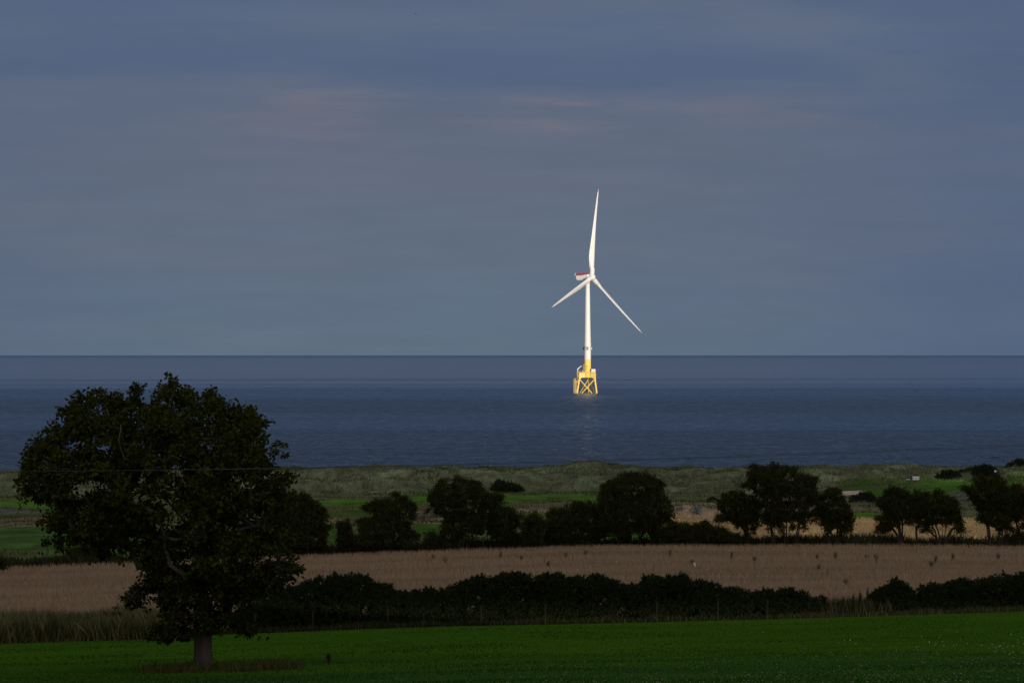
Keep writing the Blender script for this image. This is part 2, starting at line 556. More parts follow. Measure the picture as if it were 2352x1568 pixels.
# sea
SEA, t, p = principled("sea_water", (0.004, 0.018, 0.042), 0.12, 0.5)
p.inputs['IOR'].default_value = 1.333
tc = t.n('ShaderNodeTexCoord')
ov = tc.outputs['Object']
n1 = t.noise(t.scaled(ov, (0.25, 0.40, 1)), 1.0, 4, 0.65, True)
n2 = t.noise(t.scaled(ov, (0.9, 1.6, 1)), 1.0, 3, 0.6, True)
sub = t.n('ShaderNodeVectorMath', operation='SUBTRACT')
t.l(t.mix(0.5, n1, n2), sub.inputs[0])
sub.inputs[1].default_value = (0.5, 0.5, 0.5)
sp = t.n('ShaderNodeSeparateXYZ')
t.l(ov, sp.inputs[0])
# wind lanes: bands of ruffled and slick water at their real distances, wavering along the coast
q = t.math('DIVIDE', 305762.0 / 300.0, t.math('MAXIMUM', sp.outputs['Y'], 900.0))
w1 = t.noise(t.scaled(ov, (0.0007, 0.0006, 1), (3, 0, 0)), 1.0, 3, 0.5)
w2 = t.noise(t.scaled(ov, (0.0016, 0.030, 1)), 1.0, 5, 0.65)
w3 = t.noise(t.scaled(ov, (0.00035, 0.0065, 1), (0, 2, 0)), 1.0, 4, 0.6)
q = t.math('ADD', q, t.math('MULTIPLY', t.math('SUBTRACT', w1, 0.5), t.math('MULTIPLY', q, 0.24)))
lane = [(815, .20), (818, .18), (824, .10), (850, .085), (868, .10), (871, .19), (875, .11), (880, .11), (883, .20), (887, .13), (891, .20), (897, .30), (904, .27), (912, .34), (922, .54), (938, .60), (953, .42), (976, .37), (985, .40), (991, .70), (1012, .62), (1020, .70), (1060, .74), (1115, .80)]
amp = t.ramp(q, [((v_ - 815) / 300, (x_, x_, x_, 1)) for v_, x_ in lane])
amp = t.math('MULTIPLY', amp, t.math('ADD', t.rng(w2, 0.3, 0.7, 0.80, 1.18), t.rng(w3, 0.35, 0.65, -0.10, 0.10)))
amp = t.math('MULTIPLY', amp, 5.5)
sc = t.n('ShaderNodeVectorMath', operation='SCALE')
t.l(sub.outputs[0], sc.inputs[0])
t.l(amp, sc.inputs['Scale'])
fl = t.n('ShaderNodeVectorMath', operation='MULTIPLY')
t.l(sc.outputs[0], fl.inputs[0])
fl.inputs[1].default_value = (1, 1, 0)
# facets leaning away from the land are hidden behind the wave crests: the mean visible facet leans shoreward
bias = t.n('ShaderNodeCombineXYZ')
t.l(t.math('MULTIPLY', amp, -0.095), bias.inputs['Y'])
fl2 = t.n('ShaderNodeVectorMath', operation='ADD')
t.l(fl.outputs[0], fl2.inputs[0])
t.l(bias.outputs[0], fl2.inputs[1])
fl = fl2
ad = t.n('ShaderNodeVectorMath', operation='ADD')
t.l(fl.outputs[0], ad.inputs[0])
ad.inputs[1].default_value = (0, 0, 1)
nm = t.n('ShaderNodeVectorMath', operation='NORMALIZE')
t.l(ad.outputs[0], nm.inputs[0])
t.l(nm.outputs[0], p.inputs['Normal'])
ys = np.concatenate([[-1000, 0], np.geomspace(900, 320000, 60)])
xs = np.concatenate([-np.geomspace(100000, 300, 20), np.geomspace(300, 100000, 20)])
XX, YY = np.meshgrid(xs, ys)
i = (np.arange(len(ys) - 1)[:, None] * 40 + np.arange(39)[None]).ravel()
put(mk("sea", np.stack([XX.ravel(), YY.ravel(), 0 * XX.ravel()], 1), np.stack([i, i + 1, i + 41, i + 40], 1), SEA), kind='structure')

# ------------------------------------------------------------------ wind turbine
WHITE = painted("turbine_white_paint", (0.80, 0.78, 0.74), (0.76, 0.74, 0.70), 0.08, 0.45)
YELLOW = painted("yellow_paint", (0.90, 0.66, 0.17), (0.85, 0.60, 0.14), 0.3, 0.5)
PALEY = painted("weathered_yellow", (0.70, 0.45, 0.14), (0.62, 0.42, 0.22), 1.0, 0.6)
RED, _, _ = principled("red_paint", (0.40, 0.06, 0.085), 0.5)
GREY = painted("grey_cabinet", (0.42, 0.42, 0.41), (0.34, 0.34, 0.34), 2.0, 0.5)
DARK, _, _ = principled("dark_rubber", (0.03, 0.03, 0.035), 0.6)
BLACK, _, _ = principled("black_lettering", (0.22, 0.14, 0.02), 0.6)

TY = 3500.0
TX = (1349.6 - UC) / FPX * TY
TB = np.array([TX, TY, 0.0])
turb = thing("wind_turbine", TB, "white three bladed offshore wind turbine on a yellow lattice base standing in the sea", "wind turbine")


def tp(name, mb, m, parent=None, smooth=True):
    return mb.build(name, m, parent or turb, (0, 0, 0), smooth)


LA = [R(82), R(202), R(322)]


def legp(k, z):
    r = 8.3 + (14.0 - z) * (2.3 / 14.0)
    return np.array([r * math.cos(LA[k]), r * math.sin(LA[k]), z])


for k in range(3):
    b = MB()
    b.tube([legp(k, 19.0), legp(k, 14.0), legp(k, 0.0), legp(k, -9)], [0.95, 0.85, 0.82, 0.82], 14)
    tp("leg", b, YELLOW)
for k in range(3):
    for a, c2 in ((k, (k + 1) % 3), ((k + 1) % 3, k)):
        b = MB()
        b.tube([legp(a, 13.2), legp(c2, -5.8)], 0.47, 10)
        tp("brace", b, YELLOW)
b = MB()
b.lathe([(14.4, 3.3), (14.6, 3.45), (19.0, 3.45), (19.1, 3.3)])
for k in range(3):
    d = np.array([math.cos(LA[k]), math.sin(LA[k]), 0])
    s_ = np.array([-d[1], d[0], 0])
    # box girder with a haunch towards the leg
    V, F = [], []
    for q, zb in ((2.6, 14.5), (6.4, 14.5), (7.4, 13.6), (8.9, 12.9)):
        hw = 1.5 if q < 7 else 1.0
        for sgn, zz in ((-1, zb), (1, zb), (1, 18.9), (-1, 18.9)):
            V.append(d * q + s_ * hw * sgn + np.array([0, 0, zz]))
    for i_ in range(3):
        for j in range(4):
            F.append((i_ * 4 + j, i_ * 4 + (j + 1) % 4, i_ * 4 + 4 + (j + 1) % 4, i_ * 4 + 4 + j))
    F += [(0, 3, 2, 1), (12, 13, 14, 15)]
    b.add(V, F)
tp("transition_piece", b, YELLOW)
deck = [(-10.6, -3.6), (-9.4, -6.0), (5.6, -6.6), (7.3, -5.2), (7.3, 3.0), (3.0, 8.4), (-2.0, 8.4), (-9.6, 1.0)]
b = MB()
b.prism(deck, 19.1, 19.55)
plat = tp("platform", b, YELLOW, smooth=False)
b = MB()
loop = []
for (x0, y0), (x1, y1) in zip(deck, deck[1:] + deck[:1]):
    n_ = max(2, int(math.hypot(x1 - x0, y1 - y0) / 1.6))
    for q in range(n_):
        loop.append((x0 + (x1 - x0) * q / n_, y0 + (y1 - y0) * q / n_))
for x, y in loop:
    b.tube([(x * .985, y * .985, 19.5), (x * .985, y * .985, 20.65)], 0.06, 6)
for zz in (20.05, 20.62):
    L_ = [(x * .985, y * .985, zz) for x, y in loop]
    b.tube(L_ + [L_[0]], 0.05, 6)
tp("railing", b, PALEY, plat)
b = MB()
b.tube([(-9.6, -3.8, 19.1), (-9.6, -3.8, 17.6), (-8.0, -3.2, 14.2)], 0.28, 8)
b.tube([(-9.0, -3.7, 18.0), (-7.6, -3.1, 18.0)], 0.2, 8)
tp("bracket", b, YELLOW)
# tower
b = MB()
b.lathe([(19.5, 3.12), (20, 3.12), (31.2, 3.12), (31.3, 3.10)], sides=40)
ty = tp("tower_base", b, YELLOW)
b = MB()
b.lathe([(31.3, 3.125), (45, 3.10), (55, 2.85), (70, 2.55), (85, 2.33), (104.4, 2.05), (104.8, 2.2), (105.4, 2.2)], sides=40)
tower = tp("tower", b, WHITE)
b = MB()
b.tube([(-3.5, -1.2, 19.6), (-3.5, -1.2, 26.5), (-3.1, -1.0, 27)], 0.22, 8)
tp("cable_duct", b, YELLOW, ty)
b = MB()
b.box((2.45, -2.6, 21.2), (0.5, 0.5, 3.2))
tp("door", b, BLACK, ty, False)


def lettering(txt, size, z, az, rr, m, parent, name="lettering"):
    cu = bpy.data.curves.new(name, 'FONT')
    cu.body = txt
    cu.size = size
    cu.align_x = 'CENTER'
    cu.extrude = 0.02
    to = bpy.data.objects.new(name, cu)
    me = bpy.data.meshes.new_from_object(to)
    bpy.data.objects.remove(to)
    V = np.array([v.co[:] for v in me.vertices])
    F = [tuple(p_.vertices) for p_ in me.polygons]
    bpy.data.meshes.remove(me)
    ang = az + V[:, 0] / rr
    rad = rr + 0.02 + V[:, 2]
    P = np.stack([rad * np.sin(ang), -rad * np.cos(ang), z + V[:, 1]], 1)
    return mk(name, P, F, m, parent)


lettering("AWF", 1.5, 24.2, -0.30, 3.13, BLACK, ty)
lettering("04", 1.5, 22.2, -0.30, 3.13, BLACK, ty)
for az, wd in ((-1.75, 1.1), (-0.28, 2.9), (1.65, 1.2)):
    d = np.array([math.sin(az), -math.cos(az), 0])
    s_ = np.array([math.cos(az), math.sin(az), 0])
    b = MB()
    b.box(d * 3.75 + np.array([0, 0, 41.6]), (wd, 0.9, 2.6), s_, d)
    o = tp("antenna_box", b, GREY, tower, False)
    b = MB()
    b.box(d * 3.75 + s_ * (wd / 2 + 0.1) + np.array([0, 0, 41.6]), (0.22, 1.0, 2.8), s_, d)
    b.box(d * 3.2 + np.array([0, 0, 43.1]), (wd, 0.5, 0.18), s_, d)
    tp("bracket", b, DARK, tower, False)
b = MB()
b.tube([(3.0, -0.8, 45.4), (3.5, -1.0, 45.4), (3.5, -1.0, 46.0)], 0.16, 8)
tp("lamp", b, WHITE, tower)
# davit crane, cabin, landing
b = MB()
CX, CY = -9.4, -4.2
b.tube([(CX + .1, CY, 19.4), (CX, CY, 20.8), (CX - .05, CY, 22.2), (CX + 1.5, CY, 23.7), (CX + 2.9, CY, 24.85), (CX + 3.5, CY, 25.05), (CX + 4.6, CY, 25.05)], [0.32, 0.45, 0.62, 0.5, 0.34, 0.3, 0.3], 10)
tp("crane", b, WHITE)
b = MB()
b.box((5.3, -4.2, 20.95), (3.9, 3.0, 2.8))
cab = tp("cabin", b, WHITE, None, False)
for c_, s_ in [((3.9 + q * 0.9, -5.72, 20.3), (0.42, 0.06, 1.0)) for q in range(4)] + [((5.4, -5.72, 21.6), (0.4, 0.06, 0.4)), ((6.9, -5.72, 21.7), (0.4, 0.06, 0.5))]:
    b = MB()
    b.box(c_, s_)
    tp("vent", b, GREY, cab, False)
b = MB()
b.box((-10.9, -3.4, 20.0), (1.2, 0.9, 0.9))
b.tube([(-10.9, -3.4, 19.7), (-9.9, -3.4, 19.4)], 0.2, 8)
tp("winch", b, DARK, None, False)
b = MB()
b.box((-4.8, -4.4, 20.6), (0.45, 0.45, 1.9))
tp("beacon", b, GREY, plat, False)
b = MB()
b.box((-4.2, -4.4, 20.3), (0.4, 0.4, 1.4))
tp("beacon", b, GREY, plat, False)
b = MB()
b.box((-6.0, -6.25, 19.7), (2.1, 0.16, 0.6))
tp("lifebuoy_box", b, RED, plat, False)
b = MB()
BX = -11.6
for x, y, zt in ((-12.9, -4.8, 12.2), (-12.0, -5.6, 13.6), (-11.4, -4.9, 13.2), (-10.6, -4.6, 11.9)):
    b.tube([(x, y, -4), (x, y, zt)], 0.26, 8)
for zz in (2.6, 10.0, 11.0):
    b.tube([(-12.9, -4.8, zz), (-12.0, -5.6, zz), (-10.6, -4.6, zz), (-8.8, -3.6, zz)], 0.2, 8)
b.tube([(-13.1, -4.9, 12.3), (-12.0, -5.5, 13.7), (-11.2, -4.9, 13.3)], 0.28, 8)
tp("boat_landing", b, PALEY)
b = MB()
for dx in (-0.25, 0.25):
    b.tube([(-9.7 + dx, -4.1, 9.5), (-9.7 + dx, -4.1, 19.3)], 0.1, 6)
for q in range(16):
    b.tube([(-9.95, -4.1, 9.8 + q * .6), (-9.45, -4.1, 9.8 + q * .6)], 0.05, 5)
tp("ladder", b, PALEY)
# nacelle, rotor
AX = R(53.6)
d0 = np.array([math.sin(AX), -math.cos(AX), 0])
t0 = np.array([math.cos(AX), math.sin(AX), 0])
up = np.array([0, 0, 1.0])
tau = R(6)
da = d0 * math.cos(tau) + up * math.sin(tau)
ua = -d0 * math.sin(tau) + up * math.cos(tau)
HUB = np.array([0, 0, 0]) + d0 * 4.9 + np.array([0, 0, 107.9])


def nac(x, y, z):
    return d0 * x + t0 * y + np.array([0, 0, z])


side = [(-11.0, 109.7), (-11.15, 107.4), (-10.3, 105.45), (-9.6, 105.15), (-1.5, 105.15), (2.6, 106.3), (2.6, 110.7), (-0.5, 110.5), (-4.2, 109.85)]
V, F = [], []
W3 = 3.4
for y, g in ((-W3, .35), (-W3 + .35, 0), (W3 - .35, 0), (W3, .35)):
    cx, cz = np.mean([s_[0] for s_ in side]), np.mean([s_[1] for s_ in side])
    for x, z in side:
        f = g / 3.0
        V.append(nac(x + (cx - x) * f * .4, y, z + (cz - z) * f))
n_ = len(side)
for r_ in range(3):
    for j in range(n_):
        F.append((r_ * n_ + j, r_ * n_ + (j + 1) % n_, (r_ + 1) * n_ + (j + 1) % n_, (r_ + 1) * n_ + j))
F += [tuple(range(n_))[::-1], tuple(range(3 * n_, 4 * n_))]
b = MB()
b.add(V, F)
nacelle = tp("nacelle", b, WHITE, None, True)
b = MB()
for y in (-W3 + .1, W3 - .1):
    for q in range(8):
        x = -10.9 + q * 1.28
        zb = 109.7 if x < -4.2 else 109.7 + (x + 4.2) * .17
        b.box(nac(x, y, zb + 1.0), (0.14, 0.14, 2.1), d0, t0)
    b.box(nac(-7.6, y, 110.75), (6.8, 0.08, 1.9), d0, t0)
    b.box(nac(-3.0, y, 111.0), (2.4, 0.08, 1.6), d0, t0)
    b.box(nac(-1.2, y, 111.2), (1.5, 0.08, 1.2), d0, t0)
b.box(nac(-11.0, 0, 110.75), (0.08, 2 * W3, 1.9), d0, t0)
b.box(nac(-4.4, 0, 112.2), (1.6, 1.5, 0.8), d0, t0)
tp("helipad_fence", b, RED, nacelle, False)
b = MB()
b.box(nac(-12.0, 0, 110.7), (0.8, 6.2, 2.2), d0, t0)
tp("cooler", b, WHITE, nacelle, False)
for x_, y_, z0_, z1_, r_ in ((1.2, 0, 110.4, 111.8, .16), (-5.6, 1.2, 109.8, 112.5, .09), (-5.6, -1.2, 109.8, 112.5, .09)):
    b = MB()
    b.tube([nac(x_, y_, z0_), nac(x_, y_, z1_)], r_, 6)
    tp("mast", b, GREY, nacelle)
b = MB()
P = [HUB + da * x for x in (-2.5, -1.6, 0.0, 1.4, 2.5, 3.2, 3.55)]
b.tube(P, [2.7, 3.0, 3.1, 3.0, 2.45, 1.4, 0.25], 28)
hub = tp("hub", b, WHITE)
# blades
SP = [(2.0, 2.2, 1.0, 2.2), (6, 2.25, 1.0, 2.2), (11, 2.45, .8, 1.9), (18, 2.85, .42, 1.15), (24, 2.75, .3, 0.85), (32, 2.35, .25, 0.62), (42, 1.9, .22, .45), (54, 1.45, .2, .32), (66, 1.05, .19, .22), (75, .75, .18, .15), (80, .5, .18, .1), (82.3, .12, .2, .03)]
for kb, alpha in enumerate((R(9.2), R(129.2), R(249.2))):
    rad = ua * math.cos(alpha) + t0 * math.sin(alpha)
    tan = -ua * math.sin(alpha) + t0 * math.cos(alpha)
    kap = R(2.4)

    def sect(r_, half, lead, th, wide=1.0):
        q = r_ / 82.0
        beta = R(12 + 26 * (1 - q) ** 2)
        c_ = HUB + ((rad * math.cos(kap) + da * math.sin(kap)) * r_ + da * (3.4 * q * q)) * 1.015
        ld = tan * math.cos(beta) + da * math.sin(beta)
        nd = da * math.cos(beta) - tan * math.sin(beta)
        pts = []
        full = 2 * half
        a_ = half if r_ < 9 else half * 0.55 + 0.6 * max(0, (20 - r_) / 20)
        for s__ in range(20):
            th_ = 2 * math.pi * s__ / 20
            cx_ = math.cos(th_)
            blend = smooth(6, 20, r_)
            tk = th * math.sin(th_) * (1 - blend * 0.55 * (0.5 - 0.5 * cx_))
            pts.append(c_ + ld * (a_ - half + half * cx_) * wide + nd * tk * wide)
        return pts

    V = []
    rs = np.concatenate([np.linspace(1.6, 30, 24), np.linspace(32, 82.3, 26)])
    A = np.array(SP)
    for r_ in rs:
        V += sect(r_, np.interp(r_, A[:, 0], A[:, 1]), 0, np.interp(r_, A[:, 0], A[:, 3]))
    b = MB()
    F = []
    for q in range(len(rs) - 1):
        for k in range(20):
            F.append((q * 20 + k, q * 20 + (k + 1) % 20, q * 20 + 20 + (k + 1) % 20, q * 20 + 20 + k))
    F += [tuple(range(20))[::-1], tuple((len(rs) - 1) * 20 + k for k in range(20))]
    b.add(V, F)
    bl = tp("blade", b, WHITE)
    V = []
    for r_ in (80.0, 80.9):
        V += sect(r_, np.interp(r_, A[:, 0], A[:, 1]), 0, np.interp(r_, A[:, 0], A[:, 3]), 1.06)
    b = MB()
    b.add(V, [(k, (k + 1) % 20, 20 + (k + 1) % 20, 20 + k) for k in range(20)])
    tp("tip_band", b, RED, bl)
    for r_ in (9, 18, 27):
        b = MB()
        s_ = sect(r_, np.interp(r_, A[:, 0], A[:, 1]), 0, np.interp(r_, A[:, 0], A[:, 3]), 1.01)
        b.box(s_[7], (0.45, 0.45, 0.45), tan, da, rad)
        tp("marker_dot", b, RED, bl, False)


# ------------------------------------------------------------------ plants
def inside(poly, x, z):
    r = np.zeros(len(x), bool)
    n = len(poly)
    for k in range(n):
        x0, z0 = poly[k]
        x1, z1 = poly[(k + 1) % n]
        cnd = ((z0 > z) != (z1 > z))
        with np.errstate(divide='ignore', invalid='ignore'):
            xc = (x1 - x0) * (z - z0) / (z1 - z0) + x0
        r ^= cnd & (x < xc)
    return r


def edge_dist(poly, x, z):
    d = np.full(len(x), 1e9)
    n = len(poly)
    for k in range(n):
        p0, p1 = np.array(poly[k]), np.array(poly[(k + 1) % n])
        e = p1 - p0
        L2 = e @ e + 1e-12
        tt = np.clip(((x - p0[0]) * e[0] + (z - p0[1]) * e[1]) / L2, 0, 1)
        d = np.minimum(d, np.hypot(x - p0[0] - tt * e[0], z - p0[1] - tt * e[1]))
    return d


def crown_points(poly, n, seed, depth=None, warp=0.25, gap=-0.25, gscale=1.1, shell=0.65):
    """points through the volume of a crown: n x 3 (x, y offset, z) and how far out each lies"""
    g = np.random.default_rng(seed)
    poly = np.asarray(poly, float)
    lo, hi = poly.min(0) - warp, poly.max(0) + warp
    out, rel = [], []
    tot = 0
    Rm = None
    for _ in range(60):
        m = n * 2
        x = g.uniform(lo[0], hi[0], m)
        z = g.uniform(lo[1], hi[1], m)
        wx = x + warp * fbm(x / (warp * 4), z / (warp * 4), seed * 1.37, 3) * 1.6
        wz = z + warp * fbm(x / (warp * 4) + 9.1, z / (warp * 4) + 3.3, seed * 1.37, 3) * 1.6
        ok = inside(poly, wx, wz)
        x, z, wx, wz = x[ok], z[ok], wx[ok], wz[ok]
        d = edge_dist(poly, wx, wz)
        if Rm is None:
            Rm = max(np.percentile(d, 99), 0.2)
        dep = (depth or Rm) * np.sqrt(np.clip(1 - (1 - np.clip(d / Rm, 0, 1)) ** 2, 0.02, 1))
        tt = g.uniform(-1, 1, len(x))
        sh = g.random(len(x)) < shell
        tt = np.where(sh, np.sign(tt) * (1 - 0.3 * np.abs(tt) ** 2), tt)
        y = tt * dep
        nn = fbm(x * gscale, y * gscale, z * gscale + seed, 3)
        keep = nn > gap
        out.append(np.stack([x, y, z], 1)[keep])
        rel.append(np.clip(d / Rm, 0, 1)[keep])
        tot += keep.sum()
        if tot >= n:
            break
    return np.concatenate(out)[:n], np.concatenate(rel)[:n]


def clumps(poly, n, seed, per, sig, **kw):
    """leafy sprays: points gathered in flattened clumps through the crown"""
    g = np.random.default_rng(seed + 1000)
    c, rel = crown_points(poly, max(12, int(n / per)), seed, **kw)
    cnt = np.maximum(3, g.poisson(per, len(c)))
    P = np.repeat(c, cnt, 0)
    s = np.repeat(g.uniform(.55, 1.45, len(c)), cnt)[:, None]
    off = g.normal(size=P.shape) * np.array([sig, sig, sig * .5]) * s
    # sprays tip down a little away from their middle
    off[:, 2] -= 0.25 * np.abs(off[:, 0])
    return P + off, np.repeat(rel, cnt), c


def unit(a):
    return a / (np.linalg.norm(a, axis=-1, keepdims=True) + 1e-9)


def leaves(P, g, size, per=1, spread=0.0, aspect=0.55, droop=0.3, cen=None):
    """rosettes of kite-shaped leaves around the points P"""
    n = len(P)
    P = np.repeat(P, per, 0)
    N = len(P)
    d = unit(g.normal(size=(N, 3)) + np.array([0, 0, -droop]) * 1.0)
    if cen is not None:
        d = unit(d + 0.5 * unit(P - cen))
    r = unit(np.cross(d, g.normal(size=(N, 3))))
    s = size * g.uniform(0.65, 1.25, N)[:, None]
    o = P + d * spread * g.uniform(0.2, 1.0, N)[:, None]
    V = np.stack([o, o + d * s * .55 + r * s * aspect * .5, o + d * s, o + d * s * .5 - r * s * aspect * .5], 1)
    # a little fold so that leaves catch light unevenly
    V[:, 2] += np.cross(d, r) * s * 0.12
    F = np.arange(N * 4).reshape(N, 4)
    tint = np.repeat(np.repeat(g.random(n), per) * .6 + g.random(N) * .4, 4)
    return V.reshape(-1, 3), F, tint


def spikes(P, g, size, per=5, width=0.18, upb=0.5, cen=None):
    N = len(P) * per
    Q = np.repeat(P, per, 0)
    d = g.normal(size=(N, 3)) + np.array([0, 0, upb])
    if cen is not None:
        d = d + 0.8 * np.repeat(unit(P - cen), per, 0)
    d = unit(d)
    r = unit(np.cross(d, g.normal(size=(N, 3))))
    s = size * g.uniform(0.6, 1.3, N)[:, None]
    V = np.stack([Q + r * s * width, Q - r * s * width, Q + d * s], 1).reshape(-1, 3)
    tint = np.repeat(np.repeat(g.random(len(P)), per) * .6 + g.random(N) * .4, 3)
    return V, np.arange(N * 3).reshape(N, 3), tint


def skeleton(stems, ends, g, step=0.5, rend=0.012, rmax=0.4, wig=0.08):
    """limbs from the stems to every end point; thickness grows with what a limb carries"""
    nodes, par = [], []
    for st in stems:
        prev = -1
        for q in st:
            nodes.append(np.array(q, float))
            par.append(prev)
            prev = len(nodes) - 1
    root = np.array(stems[0][0], float)
    nstem = len(nodes)
    skip = set(i for i in range(nstem) if par[i] == -1)
    ends = sorted(ends, key=lambda e: np.linalg.norm(e - root))
    leafs = []
    for e in ends:
        A = np.array(nodes)
        dd = np.linalg.norm(A - e, axis=1) + 0.55 * np.maximum(0, A[:, 2] - e[2])
        for s_ in skip:
            dd[s_] += 50
        k = int(np.argmin(dd))
        L = np.linalg.norm(A[k] - e)
        m = max(1, int(L / step))
        prev = k
        sag = g.normal(size=3) * wig * L
        for q in range(1, m + 1):
            f = q / m
            pnt = A[k] + (e - A[k]) * f + sag * math.sin(math.pi * f) + g.normal(size=3) * wig * step * .6 * (q < m)
            nodes.append(pnt)
            par.append(prev)
            prev = len(nodes) - 1
        leafs.append(prev)
    N = len(nodes)
    load = np.zeros(N)
    load[leafs] = 1
    order = range(N - 1, -1, -1)
    kids = [[] for _ in range(N)]
    for i_ in order:
        if par[i_] >= 0:
            load[par[i_]] += load[i_]
            kids[par[i_]].append(i_)
    rad = np.clip(rend * np.maximum(load, 1) ** 0.47, rend, rmax)
    b = MB()
    done = set()
    for i_ in range(N):
        if par[i_] == -1 or i_ in done:
            starts = []
        for c_ in kids[i_]:
            pass
    # walk chains
    stack = [i_ for i_ in range(N) if par[i_] == -1]
    chains = [[s_] for s_ in stack]
    while chains:
        ch = chains.pop()
        while kids[ch[-1]]:
            ks = sorted(kids[ch[-1]], key=lambda q: -load[q])
            for o_ in ks[1:]:
                chains.append([ch[-1], o_])
            ch.append(ks[0])
        if len(ch) > 1:
            rr = rad[ch].copy()
            if par[ch[0]] != -1 or ch[0] >= nstem or True:
                rr[0] = min(rr[0], rr[1] * 1.25)
            b.tube([nodes[q] for q in ch], rr, 8 if rr.max() > .12 else 5, cap=True)
    return b


BARK = painted("grey_brown_bark", (0.060, 0.046, 0.038), (0.10, 0.080, 0.064), 3.0, 0.9, (1, 1, 0.25), 0.1)
BARKD = painted("dark_bark", (0.040, 0.032, 0.026), (0.065, 0.052, 0.042), 4.0, 0.9, (1, 1, 0.3), 0.1)
LEAF_BIG = leafy("broad_dark_leaf", (0.020, 0.026, 0.006), (0.058, 0.064, 0.010), trans=0.15)
LEAF_HEDGE = leafy("hawthorn_leaf", (0.018, 0.023, 0.008), (0.052, 0.056, 0.014), trans=0.1)
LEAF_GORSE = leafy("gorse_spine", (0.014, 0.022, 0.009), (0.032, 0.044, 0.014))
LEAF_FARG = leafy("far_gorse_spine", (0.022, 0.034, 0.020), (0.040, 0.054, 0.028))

def shrink(poly, d):
    """outline drawn in by d so that leaf sprays end on it"""
    pl = np.array(poly)
    nx, pv = np.roll(pl, -1, 0), np.roll(pl, 1, 0)
    tg = unit(nx - pv)
    nr = np.stack([tg[:, 1], -tg[:, 0]], 1)
    out = []
    for p_, n_ in zip(pl, nr):
        q_ = p_ - n_ * d
        if not inside(poly, np.array([q_[0]]), np.array([q_[1]]))[0]:
            q_ = p_ + n_ * d
        out.append(q_)
    return np.array(out)


def sprigs(poly, Y, g, n, Ls, sig, zmin, parent, base, m, dens):
    """loose leafy twigs standing out of a crown; returns where their leaves go"""
    pl = np.array(poly)
    twb = MB()
    extra = []
    seg = np.linalg.norm(np.roll(pl, -1, 0) - pl, axis=1)
    for q in range(n):
        e_ = g.choice(len(pl), p=seg / seg.sum())
        f_ = g.random()
        ed_ = pl[(e_ + 1) % len(pl)] - pl[e_]
        p0 = pl[e_] + ed_ * f_
        nrm = np.array([ed_[1], -ed_[0]]) / (np.linalg.norm(ed_) + 1e-9)
        if not inside(poly, np.array([p0[0] - nrm[0] * .1]), np.array([p0[1] - nrm[1] * .1]))[0]:
            nrm = -nrm
        if p0[1] < zmin:
            continue
        k = Ls[1] / .85
        L_ = g.uniform(*Ls)
        a_ = np.array([p0[0] - nrm[0] * .8 * k, Y + g.normal() * 1.3 * k, p0[1] - nrm[1] * .8 * k])
        d_ = unit(np.array([nrm[0] + g.normal() * .4, g.normal() * .4, nrm[1] + g.normal() * .4 + .15]))
        m_ = a_ + d_ * (.5 * k + L_ * .5)
        c_ = a_ + d_ * (.5 * k + L_) + np.array([0, 0, -.12 * k])
        twb.tube([a_, m_, c_], np.array([.022, .015, .008]) * (.5 + .5 * k), 5)
        for w_ in range(int(5 + L_ * dens)):
            extra.append(a_ + (c_ - a_) * g.uniform(.25, 1.0) + g.normal(size=3) * sig)
    o = twb.build("twigs", m, parent, base, True)
    o["kind"] = "stuff"
    return np.array(extra)


# --- the big tree in the meadow (outline in enlarged-picture units, 0.4581 picture px each)
big_out = [(880, 40), (940, 55), (990, 92), (1060, 115), (1130, 130), (1165, 165), (1250, 185), (1300, 240), (1312, 300), (1380, 335), (1425, 385), (1395, 430), (1425, 480), (1460, 560), (1470, 640), (1440, 720),
           (1475, 830), (1465, 900), (1440, 945), (1515, 1000), (1420, 1015), (1440, 1072), (1290, 1075), (1305, 1130), (1190, 1160), (1180, 1230), (1310, 1325), (1150, 1270), (1080, 1290), (1060, 1330), (985, 1330),
           (880, 1335), (770, 1330), (790, 1250), (850, 1172), (720, 1165), (630, 1140), (680, 1080), (760, 1030), (740, 985), (690, 905), (600, 905), (560, 920), (470, 930), (330, 900), (245, 880), (235, 800), (215, 700), (105, 630),
           (140, 510), (140, 430), (150, 355), (215, 300), (285, 235), (325, 190), (350, 145), (430, 150), (455, 120), (495, 95), (545, 80), (600, 110), (650, 100), (685, 65), (720, 105), (790, 100), (820, 65)]
BY = 165.0
bb = on(467.5, BY)
tr = thing("broadleaf_tree", bb, "large dark broadleaf tree with a wide ragged crown standing alone in the green meadow", "tree")
poly = [pt(x * .4581, 849.8 + y * .4581, BY)[[0, 2]] for x, y in big_out]
g = np.random.default_rng(21)
CP, rel, CC = clumps(shrink(poly, .33), 12000, 21, 16, 0.27, depth=4.1, warp=0.36, gap=-0.19, gscale=0.62, shell=0.45)
CC[:, 1] += BY
CP[:, 1] += BY
thin = g.random(len(CP)) < np.where(CP[:, 2] < bb[2] + 3.9, 0.35, 1.0)
CP, rel = CP[thin], rel[thin]
zc = lambda x, y, dy=0: pt(x * .4581, 849.8 + y * .4581, BY + dy)
stem = [bb + np.array([0, 0, -0.4]), bb + np.array([0, 0, 0.8]), bb + np.array([0, 0, 1.8]), zc(1015, 1180), zc(1005, 1080), zc(990, 980, .2), zc(960, 880, .3), zc(930, 760, .2), zc(900, 640), zc(880, 500, -.3), zc(870, 350), zc(880, 200)]
